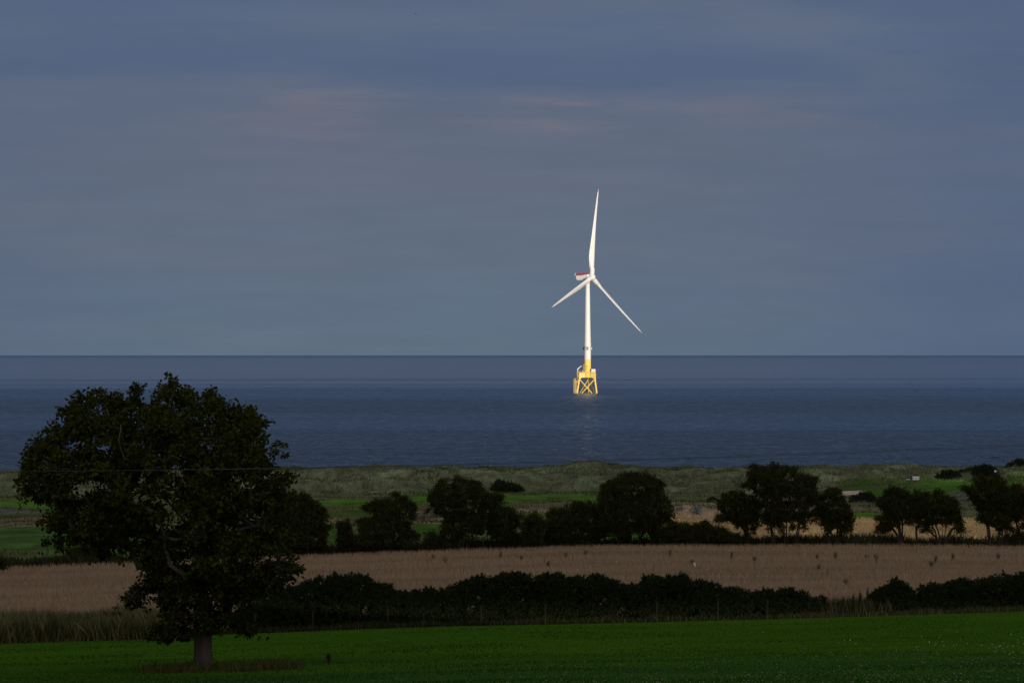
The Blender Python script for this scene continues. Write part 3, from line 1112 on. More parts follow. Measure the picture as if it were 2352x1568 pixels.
limbs = [[zc(990, 980, .2), zc(930, 990), zc(860, 985, -.4), zc(780, 985, -.6), zc(695, 992, -.8)],
         [zc(960, 880, .3), zc(1010, 740, .6), zc(1000, 640, .4), zc(1060, 560), zc(1130, 530, -.4), zc(1250, 520, -.8)],
         [zc(930, 760, .2), zc(800, 680, -1), zc(660, 620, -1.6), zc(480, 600, -2)],
         [zc(930, 760, .2), zc(760, 560, 1.5), zc(560, 400, 2)],
         [zc(900, 640), zc(1020, 450, 1.8), zc(1120, 330, 1.8)],
         [zc(960, 880, .3), zc(1100, 830, -1.6), zc(1270, 780, -2)]]
pick = g.permutation(len(CC))[:420]
sb = skeleton([stem] + limbs, [CC[k] for k in pick], g, 0.6, 0.013, 0.30, 0.07)
trunk = sb.build("trunk", BARK, tr, bb, True)
tb = MB()
tb.tube([bb + np.array([0, 0, -.5]), bb + np.array([0, 0, .15]), bb + np.array([-.02, 0, .8]), bb + np.array([-.02, 0, 1.7]), zc(1013, 1200), zc(1005, 1080)], [.56, .46, .40, .385, .36, .30], 16)
tb.build("bole", BARK, tr, bb, True)
low_out = [(985, 985), (1100, 1000), (1300, 985), (1430, 960), (1500, 1000), (1430, 1030), (1445, 1074), (1290, 1080), (1310, 1130), (1190, 1165), (1185, 1230), (1310, 1325), (1150, 1280), (1085, 1290), (1060, 1335), (985, 1340), (880, 1338), (765, 1332), (790, 1250), (850, 1172), (720, 1168), (622, 1142), (680, 1080), (760, 1030), (800, 985)]
L2, _, LC = clumps([pt(x * .4581, 849.8 + y * .4581, BY)[[0, 2]] for x, y in low_out], 2300, 22, 14, 0.19, depth=2.1, warp=0.12, gap=-0.10, gscale=0.9, shell=0.4)
L2[:, 1] += BY
CP = np.concatenate([CP, L2[L2[:, 2] > bb[2] + 1.25]])
CP = np.concatenate([CP, sprigs(shrink(poly, .06), BY, g, 130, (.22, .60), .10, bb[2] + 2.0, tr, bb, BARK, 10)])
V, F, T = leaves(CP, g, 0.20, 6, 0.09, 0.62, 0.45)
mk("crown", V, F, LEAF_BIG, tr, bb, T)


# --- hedgerow trees beyond the field
def A(x, y):
    return 689.1 + x * .3662, 1033.6 + y * .3662


def B(x, y):
    return 1493 + x * .3652, 1022.1 + y * .3652


def U(x, y):
    return x, y


def tree(name, label, cat, fn, out, Y, seed, stems, n=1500, size=0.14, per=6, depth=None, gap=-0.22, warp=0.16, ends=110, mat_=None, group=None, base_u=None, spread=.14, rmax=.16, wig=0.1):
    g = np.random.default_rng(seed)
    poly = [pt(*fn(*q), Y)[[0, 2]] for q in out]
    us = [fn(*q)[0] for q in out]
    bu = base_u if base_u is not None else (min(us) + max(us)) / 2
    bs = on(bu, Y)
    t = thing(name, bs, label, cat, group)
    P, rel, cc = clumps(shrink(poly, .10), n * (1.55 if seed >= 43 else 2.0), seed, 11, .165, depth=depth, warp=warp * 1.4, gap=gap - .02, gscale=1.3, shell=.5)
    P[:, 1] += Y
    cc[:, 1] += Y
    hgt = P[:, 2].max() - bs[2]
    if hgt > 3:                       # thinner towards the foot, where the stems show
        low_ = smooth(.10, .48, (P[:, 2] - bs[2]) / hgt)
        cell = pn(P[:, 0] * 1.6, P[:, 1] * 1.6, P[:, 2] * 1.6 + seed)
        P = P[cell + .45 > (.80 if seed >= 43 else .46 if seed > 31 else .2) * (1 - low_)]
    P = P[P[:, 2] > bs[2] + 0.12]
    st = []
    for su, top in stems:          # (u of the foot, [(u, v) up the stem])
        f = on(su, Y) - np.array([0, 0, .2])
        ln = [f]
        for q, (uu, vv) in enumerate(top):
            ln.append(pt(uu, vv, Y) + np.array([0, g.uniform(-.3, .3), 0]))
        st.append(ln)
    idx = g.permutation(len(cc))[:ends]
    sk = skeleton(st, [cc[k] for k in idx], g, 0.35, 0.019, rmax, wig)
    sk.build("trunk", BARKD, t, bs, True)
    P = np.concatenate([P, sprigs(poly, Y, g, 34 if n > 1600 else 18, (.12, .42), .07, bs[2] + 1.0, t, bs, BARKD, 16)])
    V, F, T = leaves(P, g, size, per, spread, 0.6, 0.15)
    mk("crown", V, F, mat_ or LEAF_HEDGE, t, bs, T)
    return t


def stems(fn, foot, tips, mid=0.5):
    """stems from a foot point fanning to tips"""
    r = []
    fu, fv = fn(*foot)
    for x, y in tips:
        u_, v_ = fn(x, y)
        r.append((fu + (u_ - fu) * .12, [(fu + (u_ - fu) * .35, fv + (v_ - fv) * .35), (fu + (u_ - fu) * .7, fv + (v_ - fv) * .68), (u_, v_)]))
    return r


HY = 338.0
HG = "windblown trees and shrubs in the hedgerow beyond the stubble-coloured field"
tree("hedgerow_tree", "rounded dark shrub half hidden behind the right side of the big meadow tree", "tree", U,
     [(640, 1272), (598, 1245), (605, 1190), (635, 1150), (668, 1130), (700, 1128), (730, 1152), (750, 1180), (755, 1215), (746, 1240), (742, 1268)], 339, 31, stems(U, (690, 1275), [(640, 1190), (680, 1160), (725, 1185)]), 4600, group=HG)
tree("hedgerow_shrub", "low dark shrub at the field edge showing under the left half of the big tree", "shrub", U,
     [(125, 1298), (135, 1276), (165, 1258), (210, 1255), (250, 1262), (275, 1290)], 341, 32, stems(U, (200, 1300), [(160, 1270), (200, 1262), (240, 1272)]), 900, group=HG, gap=-.1)
tree("hedgerow_shrub", "slim upright shrub just left of the first bushy hedgerow tree right of the big tree", "shrub", A,
     [(232, 645), (232, 540), (245, 450), (290, 428), (322, 470), (335, 540), (350, 640)], 339, 33, stems(A, (290, 650), [(262, 500), (300, 470), (320, 540)]), 900, group=HG)
tree("hedgerow_tree", "bushy hedgerow tree with a square top leaning right, second right of the big tree", "tree", A,
     [(345, 640), (350, 440), (420, 428), (440, 395), (402, 362), (400, 345), (470, 315), (540, 300), (555, 272), (620, 266), (680, 290), (722, 345), (718, 388), (738, 425), (690, 450), (700, 490), (745, 535), (770, 635)], 338, 34,
     stems(A, (560, 650), [(450, 460), (560, 380), (640, 340), (650, 480), (500, 520)]), 3300, group=HG)
tree("hedgerow_shrub", "knee high dark shrub filling the gap before the round topped tree", "shrub", A,
     [(770, 632), (790, 525), (840, 508), (880, 555), (960, 585), (985, 628)], 337, 35, stems(A, (860, 640), [(830, 560), (900, 590), (940, 600)]), 800, group=HG)
tree("hedgerow_tree", "round topped dark tree with a narrow waist and low side sprays, left of centre", "tree", A,
     [(890, 610), (878, 530), (890, 445), (935, 412), (860, 402), (850, 372), (790, 376), (838, 345), (800, 325), (815, 260), (840, 215), (880, 180), (940, 168), (1010, 163), (1080, 170), (1130, 200), (1170, 245), (1192, 300), (1192, 350), (1160, 390), (1150, 440), (1152, 490), (1130, 540), (1125, 590), (1080, 600), (1060, 540), (980, 560), (960, 610)], 338, 36,
     stems(A, (1030, 640), [(1000, 420), (1040, 350), (1090, 400), (930, 500), (1100, 540)]), 3600, group=HG)
tree("hedgerow_tree", "ragged hedgerow tree with a single tall sprig on top, right of the round topped tree", "tree", A,
     [(1195, 600), (1180, 500), (1162, 420), (1190, 350), (1200, 290), (1215, 262), (1262, 275), (1270, 320), (1250, 365), (1310, 360), (1345, 385), (1390, 400), (1380, 450), (1395, 520), (1390, 605), (1290, 600)], 339, 37,
     stems(A, (1290, 630), [(1220, 420), (1235, 330), (1320, 430), (1360, 480)]), 1900, group=HG)
tree("hedgerow_shrub", "small dark shrub squeezed between two ragged hedgerow trees near the centre", "shrub", A,
     [(1400, 610), (1392, 440), (1430, 395), (1480, 385), (1520, 420), (1532, 470), (1522, 540), (1515, 608)], 337, 38, stems(A, (1460, 625), [(1420, 470), (1460, 440), (1500, 480)]), 1000, group=HG)
tree("hedgerow_tree", "broad uneven hedgerow tree with a spiky top touching the largest round crown", "tree", A,
     [(1532, 600), (1550, 480), (1545, 410), (1580, 370), (1650, 345), (1690, 330), (1750, 320), (1790, 350), (1808, 308), (1840, 340), (1880, 390), (1935, 430), (1930, 540), (1895, 560), (1800, 590), (1740, 560), (1640, 600)], 339, 39,
     stems(A, (1700, 620), [(1590, 450), (1680, 400), (1760, 400)]) + stems(A, (1860, 625), [(1830, 480), (1890, 480)]), 2900, group=HG)
tree("hedgerow_tree", "largest round crowned hedgerow tree on a short single trunk, right of the turbine", "tree", A,
     [(1995, 570), (1920, 515), (1880, 440), (1860, 390), (1875, 330), (1880, 260), (1900, 220), (1960, 170), (2030, 145), (2100, 133), (2170, 138), (2230, 168), (2272, 200), (2292, 260), (2302, 310), (2342, 350), (2347, 410), (2300, 445), (2250, 490), (2230, 540), (2170, 530), (2090, 520), (2050, 560)], 338, 40,
     stems(A, (2130, 610), [(2130, 430)]) + stems(A, (2000, 610), [(1980, 480)]) + stems(A, (2190, 612), [(2215, 450)]) + [(A(2130, 0)[0] + .5, [A(2125, 560), A(2120, 480), A(2110, 330)])], 5200, group=HG, rmax=.22)
tree("hedgerow_shrub", "low shrub in front of the sand bunker with several thin tops", "shrub", B,
     [(10, 628), (40, 540), (110, 480), (160, 470), (200, 505), (235, 475), (262, 520), (265, 625)], 337, 41, stems(B, (140, 640), [(90, 540), (160, 510), (220, 530)]), 1400, group=HG)
tree("hedgerow_shrub", "second low shrub right of the sand bunker under the spreading tree", "shrub", B,
     [(265, 625), (270, 500), (290, 500), (350, 465), (390, 510), (470, 520), (540, 560), (570, 622)], 337, 42, stems(B, (410, 640), [(340, 520), (420, 550), (500, 580)]), 1500, group=HG)
tree("hedgerow_tree", "spreading hedgerow tree with a low branch reaching left over the bunker", "tree", B,
     [(600, 560), (570, 510), (490, 480), (400, 474), (415, 432), (485, 425), (440, 395), (430, 350), (450, 305), (530, 285), (600, 288), (650, 310), (690, 350), (695, 420), (680, 500), (650, 560)], 339, 43,
     stems(B, (625, 610), [(560, 440), (600, 390), (650, 420), (640, 500)]), 2100, group=HG)
tree("hedgerow_tree", "tallest many stemmed hedgerow tree with a wide windswept crown", "tree", B,
     [(745, 545), (692, 500), (700, 400), (690, 330), (640, 280), (578, 258), (612, 205), (603, 150), (640, 113), (700, 130), (760, 108), (820, 116), (880, 122), (930, 150), (980, 180), (1052, 205), (1030, 250), (1070, 290), (1082, 360), (1072, 440), (1045, 510), (960, 540), (900, 520), (840, 550), (790, 510)], 338, 44,
     stems(B, (790, 615), [(740, 420), (700, 260), (770, 300)]) + stems(B, (850, 620), [(830, 330), (880, 250), (930, 330)]) + stems(B, (910, 620), [(950, 400), (1000, 300)]), 5600, group=HG, gap=-.16)
tree("hedgerow_tree", "narrow thin leaved tree close against the right side of the tallest one", "tree", B,
     [(1075, 520), (1058, 400), (1085, 300), (1120, 268), (1170, 268), (1210, 308), (1242, 370), (1272, 420), (1282, 500), (1262, 540), (1290, 605), (1190, 610), (1180, 540), (1120, 550)], 338, 45,
     stems(B, (1130, 618), [(1090, 450), (1120, 360), (1160, 380)]) + stems(B, (1165, 618), [(1200, 420), (1230, 470)]), 1900, group=HG, gap=-.12, size=.15)
tree("hedgerow_tree", "flat layered thorn tree on a crooked trunk, left of a pair by the pale straw", "tree", B,
     [(1400, 538), (1445, 492), (1415, 452), (1485, 420), (1430, 370), (1440, 330), (1470, 290), (1520, 263), (1580, 270), (1622, 282), (1640, 340), (1682, 400), (1690, 470), (1640, 505), (1590, 480), (1540, 520), (1480, 552)], 338, 46,
     stems(B, (1585, 610), [(1560, 440), (1590, 400), (1530, 400), (1500, 480)]), 2300, group=HG, gap=-.12)
tree("hedgerow_tree", "domed thorn tree with many bent stems, right of a pair by the pale straw", "tree", B,
     [(1660, 480), (1640, 400), (1640, 320), (1680, 283), (1760, 300), (1820, 283), (1880, 300), (1920, 350), (1945, 400), (1952, 470), (1988, 520), (1960, 560), (1900, 500), (1830, 490), (1760, 500), (1780, 550), (1700, 530)], 338, 47,
     stems(B, (1840, 620), [(1720, 500), (1760, 400), (1830, 380), (1880, 420), (1930, 480), (1700, 380)]), 2900, group=HG, gap=-.14)
tree("hedgerow_tree", "tall dark hedgerow tree at the right edge with a sprig sticking out left", "tree", B,
     [(2070, 470), (2085, 430), (2010, 335), (1985, 285), (1955, 250), (2000, 258), (2028, 268), (2030, 200), (2080, 183), (2140, 190), (2200, 178), (2240, 230), (2260, 300), (2250, 400), (2270, 500), (2200, 545), (2130, 500)], 338, 48,
     stems(B, (2150, 615), [(2100, 380), (2060, 320)]) + stems(B, (2210, 615), [(2160, 300), (2220, 330)]), 3000, group=HG, gap=-.16)
tree("hedgerow_tree", "dark bushy tree cut off by the right edge of the view", "tree", B,
     [(2235, 590), (2240, 480), (2230, 380), (2240, 260), (2290, 238), (2352, 258), (2430, 300), (2480, 380), (2500, 500), (2460, 600)], 340, 49,
     stems(B, (2340, 620), [(2280, 400), (2340, 340), (2420, 420)]), 2600, group=HG, gap=-.16)
tree("hedgerow_shrub", "small dark bush at the far left edge of the field", "shrub", U,
     [(-70, 1310), (-75, 1275), (-40, 1262), (-8, 1270), (12, 1286), (10, 1308)], 330, 50, stems(U, (-30, 1315), [(-45, 1280), (-15, 1280)]), 900, group=HG)


# --- gorse hedge at the near edge of the field
def Cc(x, y):
    return 516.8 + x * .3906, 1263.3 + y * .3906


def D(x, y):
    return 1435.5 + x * .3896, 1263.3 + y * .3896


def L9(x, y):
    return x * .2197, 1349.4 + y * .2197


def bush(name, label, fn, out, Y, seed, n, size=0.17, depth=None, mat_=None, group=None, gap=-0.3, warp=0.12, per=6, cat="bush"):
    g = np.random.default_rng(seed)
    us = [fn(*q)[0] for q in out]
    if Y > 400:                      # out on the links: stand it where its foot meets the ground
        Yg = np.linspace(Y - 150, Y + 70, 200)
        um = (min(us) + max(us)) / 2
        vg = VH + FPX * (CAMZ - ground((um - UC) / FPX * Yg, Yg)) / Yg
        vb = np.mean(sorted([fn(*q)[1] for q in out])[-2:])
        Y = float(Yg[np.argmin(np.abs(vg - vb) + np.abs(Yg - Y) * .004)])
    poly = [pt(*fn(*q), Y)[[0, 2]] for q in out]
    bs = on((min(us) + max(us)) / 2, Y)
    t = thing(name, bs, label, cat, group)
    sc_ = max(1.0, Y / 260)
    P, rel, cc = clumps(poly, n * 2.8, seed, 10, .12 * sc_, depth=depth, warp=warp * 1.4, gap=gap, gscale=1.6 / sc_, shell=.7)
    # upright tips along the top
    tp_ = cc[cc[:, 2] > np.percentile(cc[:, 2], 55)]
    tp_ = tp_[g.permutation(len(tp_))[:70]]
    up_ = np.repeat(tp_, 7, 0) + np.tile(np.linspace(.0, .22, 7), len(tp_))[:, None] * np.repeat(unit(g.normal(size=(len(tp_), 3)) * .45 + np.array([0, 0, 1.])), 7, 0) * sc_
    P = np.concatenate([P, up_])
    P[:, 1] += Y
    P = P[P[:, 2] > min(ground(P[:, 0], P[:, 1]).min() + 0.05, P[:, 2].max() - .6)]
    cen = np.array([bs[0], Y, bs[2] + .3 * (P[:, 2].max() - bs[2])])
    idx = g.permutation(len(P))[:26]
    st = [[bs + np.array([dx, 0, -.2]), bs + np.array([dx * 1.3, .05, .35]), bs + np.array([dx * 1.8, 0, .7])] for dx in (-.35, .05, .4)]
    skeleton(st, [P[k] for k in idx], g, .4, .012, .06, .12).build("stem", BARKD, t, bs, True)
    V, F, T = spikes(P, g, size * .8, per, .2, .5, cen)
    mk("foliage", V, F, mat_ or LEAF_GORSE, t, bs, T)
    return t


GG = "gorse bushes in the dark hedge between meadow and field"
GL = [
    ("small low gorse bush at the left end of the dark hedge, beside the big tree", Cc, [(30, 490), (55, 390), (140, 322), (210, 310), (245, 340), (250, 480)], 207, 1500),
    ("gorse bush with a pale gap stepping up from the left end of the dark hedge", Cc, [(225, 480), (232, 290), (270, 240), (350, 225), (415, 222), (430, 470)], 207.3, 2000),
    ("left half of the highest rounded gorse mound in the dark hedge", Cc, [(400, 475), (405, 235), (480, 182), (560, 160), (680, 148), (725, 150), (735, 465)], 207.8, 3200),
    ("right half of the highest rounded gorse mound, sloping down to a dip", Cc, [(700, 465), (705, 150), (760, 143), (830, 158), (880, 180), (940, 200), (1000, 235), (1045, 262), (1070, 460)], 207.5, 3200),
    ("low gorse bush in the dip of the dark hedge", Cc, [(1035, 455), (1050, 257), (1150, 240), (1200, 240), (1262, 262), (1275, 450)], 207.2, 1900),
    ("gorse bush rising right of the dip, with knobbly shoulders", Cc, [(1250, 450), (1268, 222), (1340, 205), (1400, 180), (1500, 165), (1605, 152), (1625, 450)], 207.6, 3000),
    ("flat topped gorse bush below the turbine, left of a pointed one", Cc, [(1595, 448), (1605, 155), (1700, 143), (1800, 150), (1840, 448)], 207.4, 2500),
    ("gorse bush with one pointed tip near the middle of the dark hedge", Cc, [(1815, 446), (1830, 152), (1930, 150), (1960, 126), (1990, 152), (2040, 160), (2085, 152), (2110, 446)], 207.7, 2700),
    ("gorse bush with a row of spiky tips, right of the middle", Cc, [(2080, 446), (2082, 143), (2140, 168), (2200, 143), (2225, 170), (2258, 150), (2280, 192), (2352, 205), (2380, 444)], 207.5, 2500),
    ("gorse bush carrying two tufted heads close together", D, [(15, 435), (20, 205), (85, 200), (110, 148), (170, 152), (235, 158), (245, 435)], 207.4, 2300),
    ("gorse bush with a loose leaning top and sky-coloured gap at its side", D, [(232, 430), (248, 168), (335, 148), (388, 185), (360, 240), (395, 428)], 207.6, 1700),
    ("long gorse bush sloping down to the right", D, [(380, 425), (392, 205), (440, 183), (540, 210), (640, 225), (742, 262), (760, 420)], 207.3, 2900),
    ("lower rounded gorse bush before the grassy gap in the hedge", D, [(740, 418), (768, 262), (860, 230), (980, 228), (1060, 255), (1110, 285), (1140, 255), (1182, 268), (1200, 405)], 207.2, 2900),
    ("smallest tangled bush in the grassy gap of the hedge", D, [(1185, 405), (1205, 345), (1280, 332), (1350, 335), (1430, 330), (1450, 400)], 207.0, 1100),
    ("gorse bush with a single hump right of the grassy gap", D, [(1415, 398), (1450, 265), (1560, 212), (1590, 190), (1645, 195), (1695, 235), (1730, 392)], 207.2, 2400),
    ("gorse bush with uneven tufts between the single hump and the last tall one", D, [(1700, 390), (1740, 230), (1800, 210), (1890, 200), (1960, 168), (2065, 185), (2085, 386)], 207.4, 2900),
    ("tall gorse bush closing the hedge at the right edge", D, [(2050, 384), (2058, 187), (2130, 163), (2220, 146), (2352, 138), (2450, 150), (2480, 380)], 207.6, 3200),
    ("left of two low dark bushes sunk in the long grass at the left", L9, [(610, 440), (630, 345), (700, 318), (780, 306), (880, 330), (910, 430)], 205.6, 900),
    ("right of two low dark bushes sunk in the long grass at the left", L9, [(1030, 430), (1045, 325), (1150, 290), (1300, 295), (1430, 325), (1450, 430)], 205.8, 1200),
]
for k, (lb, fn, out, Y, n) in enumerate(GL):
    nm = "gorse_bush" if k < 17 else "bramble_bush"
    bush(nm, lb, fn, out, Y, 100 + k, n, group=GG if k < 17 else None, depth=1.15 if k < 17 else .6)

# dark gorse out on the dunes
FG = "dark gorse clumps out on the dunes"


def E(x, y):
    return 2009.8 + x * .1455, 1045.1 + y * .1455


for k, (lb, fn, out, Y, n) in enumerate([
    ("long low clump of dark gorse above the fairway, right of the sign boards", E, [(960, 390), (990, 300), (1130, 270), (1260, 290), (1330, 330), (1310, 385)], 872, 700),
    ("middle clump of dark gorse behind the tall tree at the right", E, [(1300, 385), (1320, 290), (1480, 240), (1560, 240), (1600, 380)], 878, 700),
    ("highest domed clump of dark gorse on the dune at the right", E, [(1560, 380), (1570, 210), (1700, 178), (1820, 190), (1920, 240), (1900, 300), (1850, 390)], 882, 900),
    ("dark gorse clump running up the dune crest at the right edge", E, [(1920, 270), (1950, 200), (2060, 190), (2160, 120), (2260, 100), (2360, 110), (2450, 130), (2460, 240), (2200, 260)], 905, 1200),
    ("lone dark gorse patch on the dune face above the middle fairway", A, [(1205, 245), (1220, 210), (1280, 200), (1330, 210), (1400, 240), (1380, 255)], 866, 700),
    ("rounded green bush standing alone on the right hand fairway", B, [(1255, 358), (1275, 330), (1320, 314), (1380, 318), (1415, 345), (1415, 360)], 700, 700),
    ("small dark bush at the foot of the dune behind the bunker", B, [(360, 370), (375, 352), (410, 346), (440, 358), (445, 372)], 800, 300),
]):
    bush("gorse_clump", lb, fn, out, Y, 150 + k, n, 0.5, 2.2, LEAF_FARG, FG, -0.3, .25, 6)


# ------------------------------------------------------------------ grasses (nobody could count them)
def blades(n, seed, area, h, wd, mat_, name, lean=0.25, den=None, tintfn=None, amax=0.2, kind='stuff', keep=None):
    """upright narrow blades on the ground between two distances"""
    g = np.random.default_rng(seed)
    y0, y1 = area[:2]
    a0, a1 = area[2:] if len(area) > 2 else (-amax, amax)
    Y = np.sqrt(g.uniform(y0 ** 2, y1 ** 2, n))
    X = g.uniform(a0, a1, n) * Y
    ok = np.ones(n, bool)
    if den is not None:
        ok &= g.random(n) < den(X, Y)
    if keep is not None:
        ok &= keep(X, Y)
    X, Y = X[ok], Y[ok]
    n = len(X)
    Z = ground(X, Y)
    P = np.stack([X, Y, Z - .03], 1)
    hh = (h(X, Y, g) if callable(h) else h * g.uniform(.7, 1.15, n))[:, None]
    th = g.uniform(0, math.pi, n)
    r = np.stack([np.cos(th), np.sin(th), 0 * th], 1) * wd * g.uniform(.7, 1.3, n)[:, None]
    ln = np.concatenate([g.normal(size=(n, 2)) * lean, np.ones((n, 1))], 1)
    V = np.stack([P - r, P + r, P + ln * hh * .6 + r * .75, P + ln * hh * np.array([1.25, 1.25, 1])], 1)
    # kite: base pair, one shoulder, tip
    F = np.arange(n * 4).reshape(n, 4)
    tint = np.repeat(g.random(n) if tintfn is None else tintfn(X, Y, g), 4)
    return put(mk(name, V.reshape(-1, 3), F, mat_, None, (0, 0, 0), tint), kind=kind)


GRASS = leafy("short_grass_blade", (0.022, 0.058, 0.009), (0.048, 0.098, 0.009), 0.7, .1, .2)
CEREAL = leafy("ripe_cereal_stalk", (0.240, 0.160, 0.094), (0.43, 0.302, 0.184), 0.8, .1, .15)
VERGE = leafy("verge_grass_blade", (0.020, 0.024, 0.009), (0.10, 0.092, 0.045), 0.8, .1, .15)
VERGEL = leafy("tall_verge_grass_blade", (0.050, 0.058, 0.018), (0.20, 0.17, 0.075), 0.8, .1, .15)
DRY = leafy("dry_grass_blade", (0.036, 0.048, 0.010), (0.085, 0.064, 0.022), 0.8, .1, .1)
MARR = leafy("marram_blade", (0.050, 0.060, 0.024), (0.205, 0.205, 0.104), 0.8, .1, .2)
STRAWM = leafy("pale_straw_blade", (0.27, 0.175, 0.075), (0.68, 0.47, 0.22), 0.8, .1, .2)

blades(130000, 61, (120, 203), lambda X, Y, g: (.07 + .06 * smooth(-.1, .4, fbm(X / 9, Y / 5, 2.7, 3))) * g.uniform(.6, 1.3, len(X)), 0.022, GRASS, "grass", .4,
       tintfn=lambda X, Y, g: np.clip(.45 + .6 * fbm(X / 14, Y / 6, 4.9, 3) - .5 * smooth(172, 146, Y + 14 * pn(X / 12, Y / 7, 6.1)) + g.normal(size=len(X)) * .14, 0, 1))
FYg = 285.0
gull_at = pt(1595.5, 1302, FYg)


def field_keep(X, Y):
    tram = (np.abs(((Y + 0.03 * X) % 24.0) - 12) < 0.35)
    gl = (np.abs(X - gull_at[0]) < .8) & (Y < FYg + .5) & (Y > FYg - 7)
    return ~(tram & (pn(X / 30, Y / 5, .3) > -.15)) & ~gl


blades(230000, 62, (208, 338), lambda X, Y, g: .52 * (1 + .25 * pn(X / 6, Y / 6, 1.1)) * g.uniform(.75, 1.12, len(X)), 0.023, CEREAL, "cereal_crop", .18, keep=field_keep,
       tintfn=lambda X, Y, g: np.clip(.5 + 1.0 * fbm(X / 30, Y / 2.6, .7, 3) + g.normal(size=len(X)) * .18, 0, 1))
sideL = lambda X, Y: smooth(430, 330, UC + FPX * X / Y)
blades(30000, 63, (203.5, 206.5), lambda X, Y, g: (.22 + .45 * np.abs(pn(X / 3, 0, 2.2))) * g.uniform(.5, 1.4, len(X)), 0.018, VERGE, "verge_grass", .2,
       den=lambda X, Y: 1 - .8 * sideL(X, Y), tintfn=lambda X, Y, g: np.clip(g.random(len(X)) ** 5 + .2 * smooth(1750, 1850, UC + FPX * X / Y), 0, 1))
blades(42000, 64, (201, 213, -.17, -.085), lambda X, Y, g: (1.15 + .7 * pn(X / 2.2, Y / 3, 2.2)) * g.uniform(.4, 1.3, len(X)), 0.024, VERGEL, "tall_verge_grass", .2,
       den=lambda X, Y: sideL(X, Y))
blades(9000, 65, (205, 212, .055, .115), lambda X, Y, g: .8 * g.uniform(.4, 1.3, len(X)), 0.018, VERGE, "tall_gap_grass", .15,
       den=lambda X, Y: smooth(1880, 1930, UC + FPX * X / Y) * smooth(2080, 2010, UC + FPX * X / Y))
blades(60000, 66, (338.5, 346), lambda X, Y, g: (.85 + 1.1 * pn(X / 4, Y / 5, 5.2)) * g.uniform(.3, 1.3, len(X)), 0.03, VERGE, "hedgerow_grass", .22,
       tintfn=lambda X, Y, g: np.clip(g.random(len(X)) ** 3 * .8 + .5 * smooth(.1, .5, pn(X / 3, Y, 1.9)) + .22 * smooth(1750, 1950, UC + FPX * X / Y), 0, 1))
blades(3800, 67, (160, 166, -.107, -.052), lambda X, Y, g: .36 * g.uniform(.4, 1.4, len(X)), 0.022, DRY, "dry_grass", .3,
       den=lambda X, Y: smooth(300, 345, UC + FPX * X / Y) * smooth(715, 640, UC + FPX * X / Y) * (.25 + .75 * smooth(-.2, .3, pn(X / 1.1, Y / .9, 3.7))))
blades(170000, 68, (845, 985), lambda X, Y, g: .62 * (1 + .8 * pn(X / 6, Y / 9, 4.1)) * g.uniform(.5, 1.4, len(X)), 0.085, MARR, "marram_grass", .35,
       den=lambda X, Y: smooth(-.25, .15, fbm(X / 10, Y / 12, 6.6, 3)) * (.35 + .65 * smooth(850, 880, Y)), amax=.17,
       tintfn=lambda X, Y, g: np.clip(.45 + 1.1 * fbm(X / 13, Y / 12, 2.1, 3) + .5 * pn(X / 40, Y / 25, 1.2) + g.normal(size=len(X)) * .10 + .55 * fbm(X / 4.5, Y / 9, 5.3, 3), 0, 1))  # blade tint mottled too, painting in the shading of ridges and hollows


def straw_den(X, Y):
    c = links_colour(X, Y, ground(X, Y))
    return (c[:, 0] > .31).astype(float)


blades(90000, 69, (350, 600), lambda X, Y, g: .5 * g.uniform(.4, 1.2, len(X)), 0.07, STRAWM, "straw_grass", .3, den=straw_den, amax=.17,
       tintfn=lambda X, Y, g: np.clip(.25 + g.random(len(X)) * .35 + .35 * smooth(1500, 1900, UC + FPX * X / Y) + .7 * fbm(X / 8, Y / 20, 9.3, 3), 0, 1))

ROUGH = leafy("rough_grass_blade", (0.045, 0.055, 0.018), (0.19, 0.155, 0.08), 0.8, .1, .15)


def rough_den(X, Y):
    c = links_colour(X, Y, ground(X, Y))
    mown = (c[:, 1] > c[:, 0] * 1.35) | (c[:, 0] > .3)
    return np.where(mown, 0.0, .25 + .75 * smooth(-.1, .25, fbm(X / 9, Y / 16, 8.6, 3)))


blades(110000, 70, (352, 850), lambda X, Y, g: .42 * (1 + .6 * pn(X / 8, Y / 12, 3.1)) * g.uniform(.4, 1.5, len(X)), 0.09, ROUGH, "rough_grass", .35, den=rough_den, amax=.17,
       tintfn=lambda X, Y, g: np.clip(.42 + .8 * fbm(X / 15, Y / 22, 7.1, 3) + g.normal(size=len(X)) * .18, 0, 1))

# clover heads low in the meadow
CLOV, _, _ = principled("white_clover_head", (0.19, 0.20, 0.13), 0.9, 0.0)
g = np.random.default_rng(71)
n = 9000
Y = np.sqrt(g.uniform(128 ** 2, 200 ** 2, n))
X = g.uniform(-.15, .16, n) * Y
u_ = UC + FPX * X / Y
dens = (.03 + .97 * smooth(188, 148, Y + .012 * (2352 - u_) + 8 * pn(X / 6, Y / 6, 8.8))) * (.10 + .90 * smooth(900, 1700, u_)) * (.25 + .75 * smooth(-.1, .3, pn(X / 2, Y / 2.5, .9)))
ok = g.random(n) < dens
X, Y = X[ok], Y[ok]
P = np.stack([X, Y, ground(X, Y) + g.uniform(.10, .17, len(X))], 1)
s = g.uniform(.018, .036, len(X))[:, None]
O = np.array([(1, 0, 0), (-1, 0, 0), (0, 1, 0), (0, -1, 0), (0, 0, 1), (0, 0, -1.)])
V = (P[:, None, :] + O[None] * s[:, :, None]).reshape(-1, 3)
ft = np.array([(0, 2, 4), (2, 1, 4), (1, 3, 4), (3, 0, 4), (2, 0, 5), (1, 2, 5), (3, 1, 5), (0, 3, 5)])
F = (np.arange(len(X))[:, None, None] * 6 + ft[None]).reshape(-1, 3)
put(mk("clover_flowers", V, F, CLOV), kind='stuff')

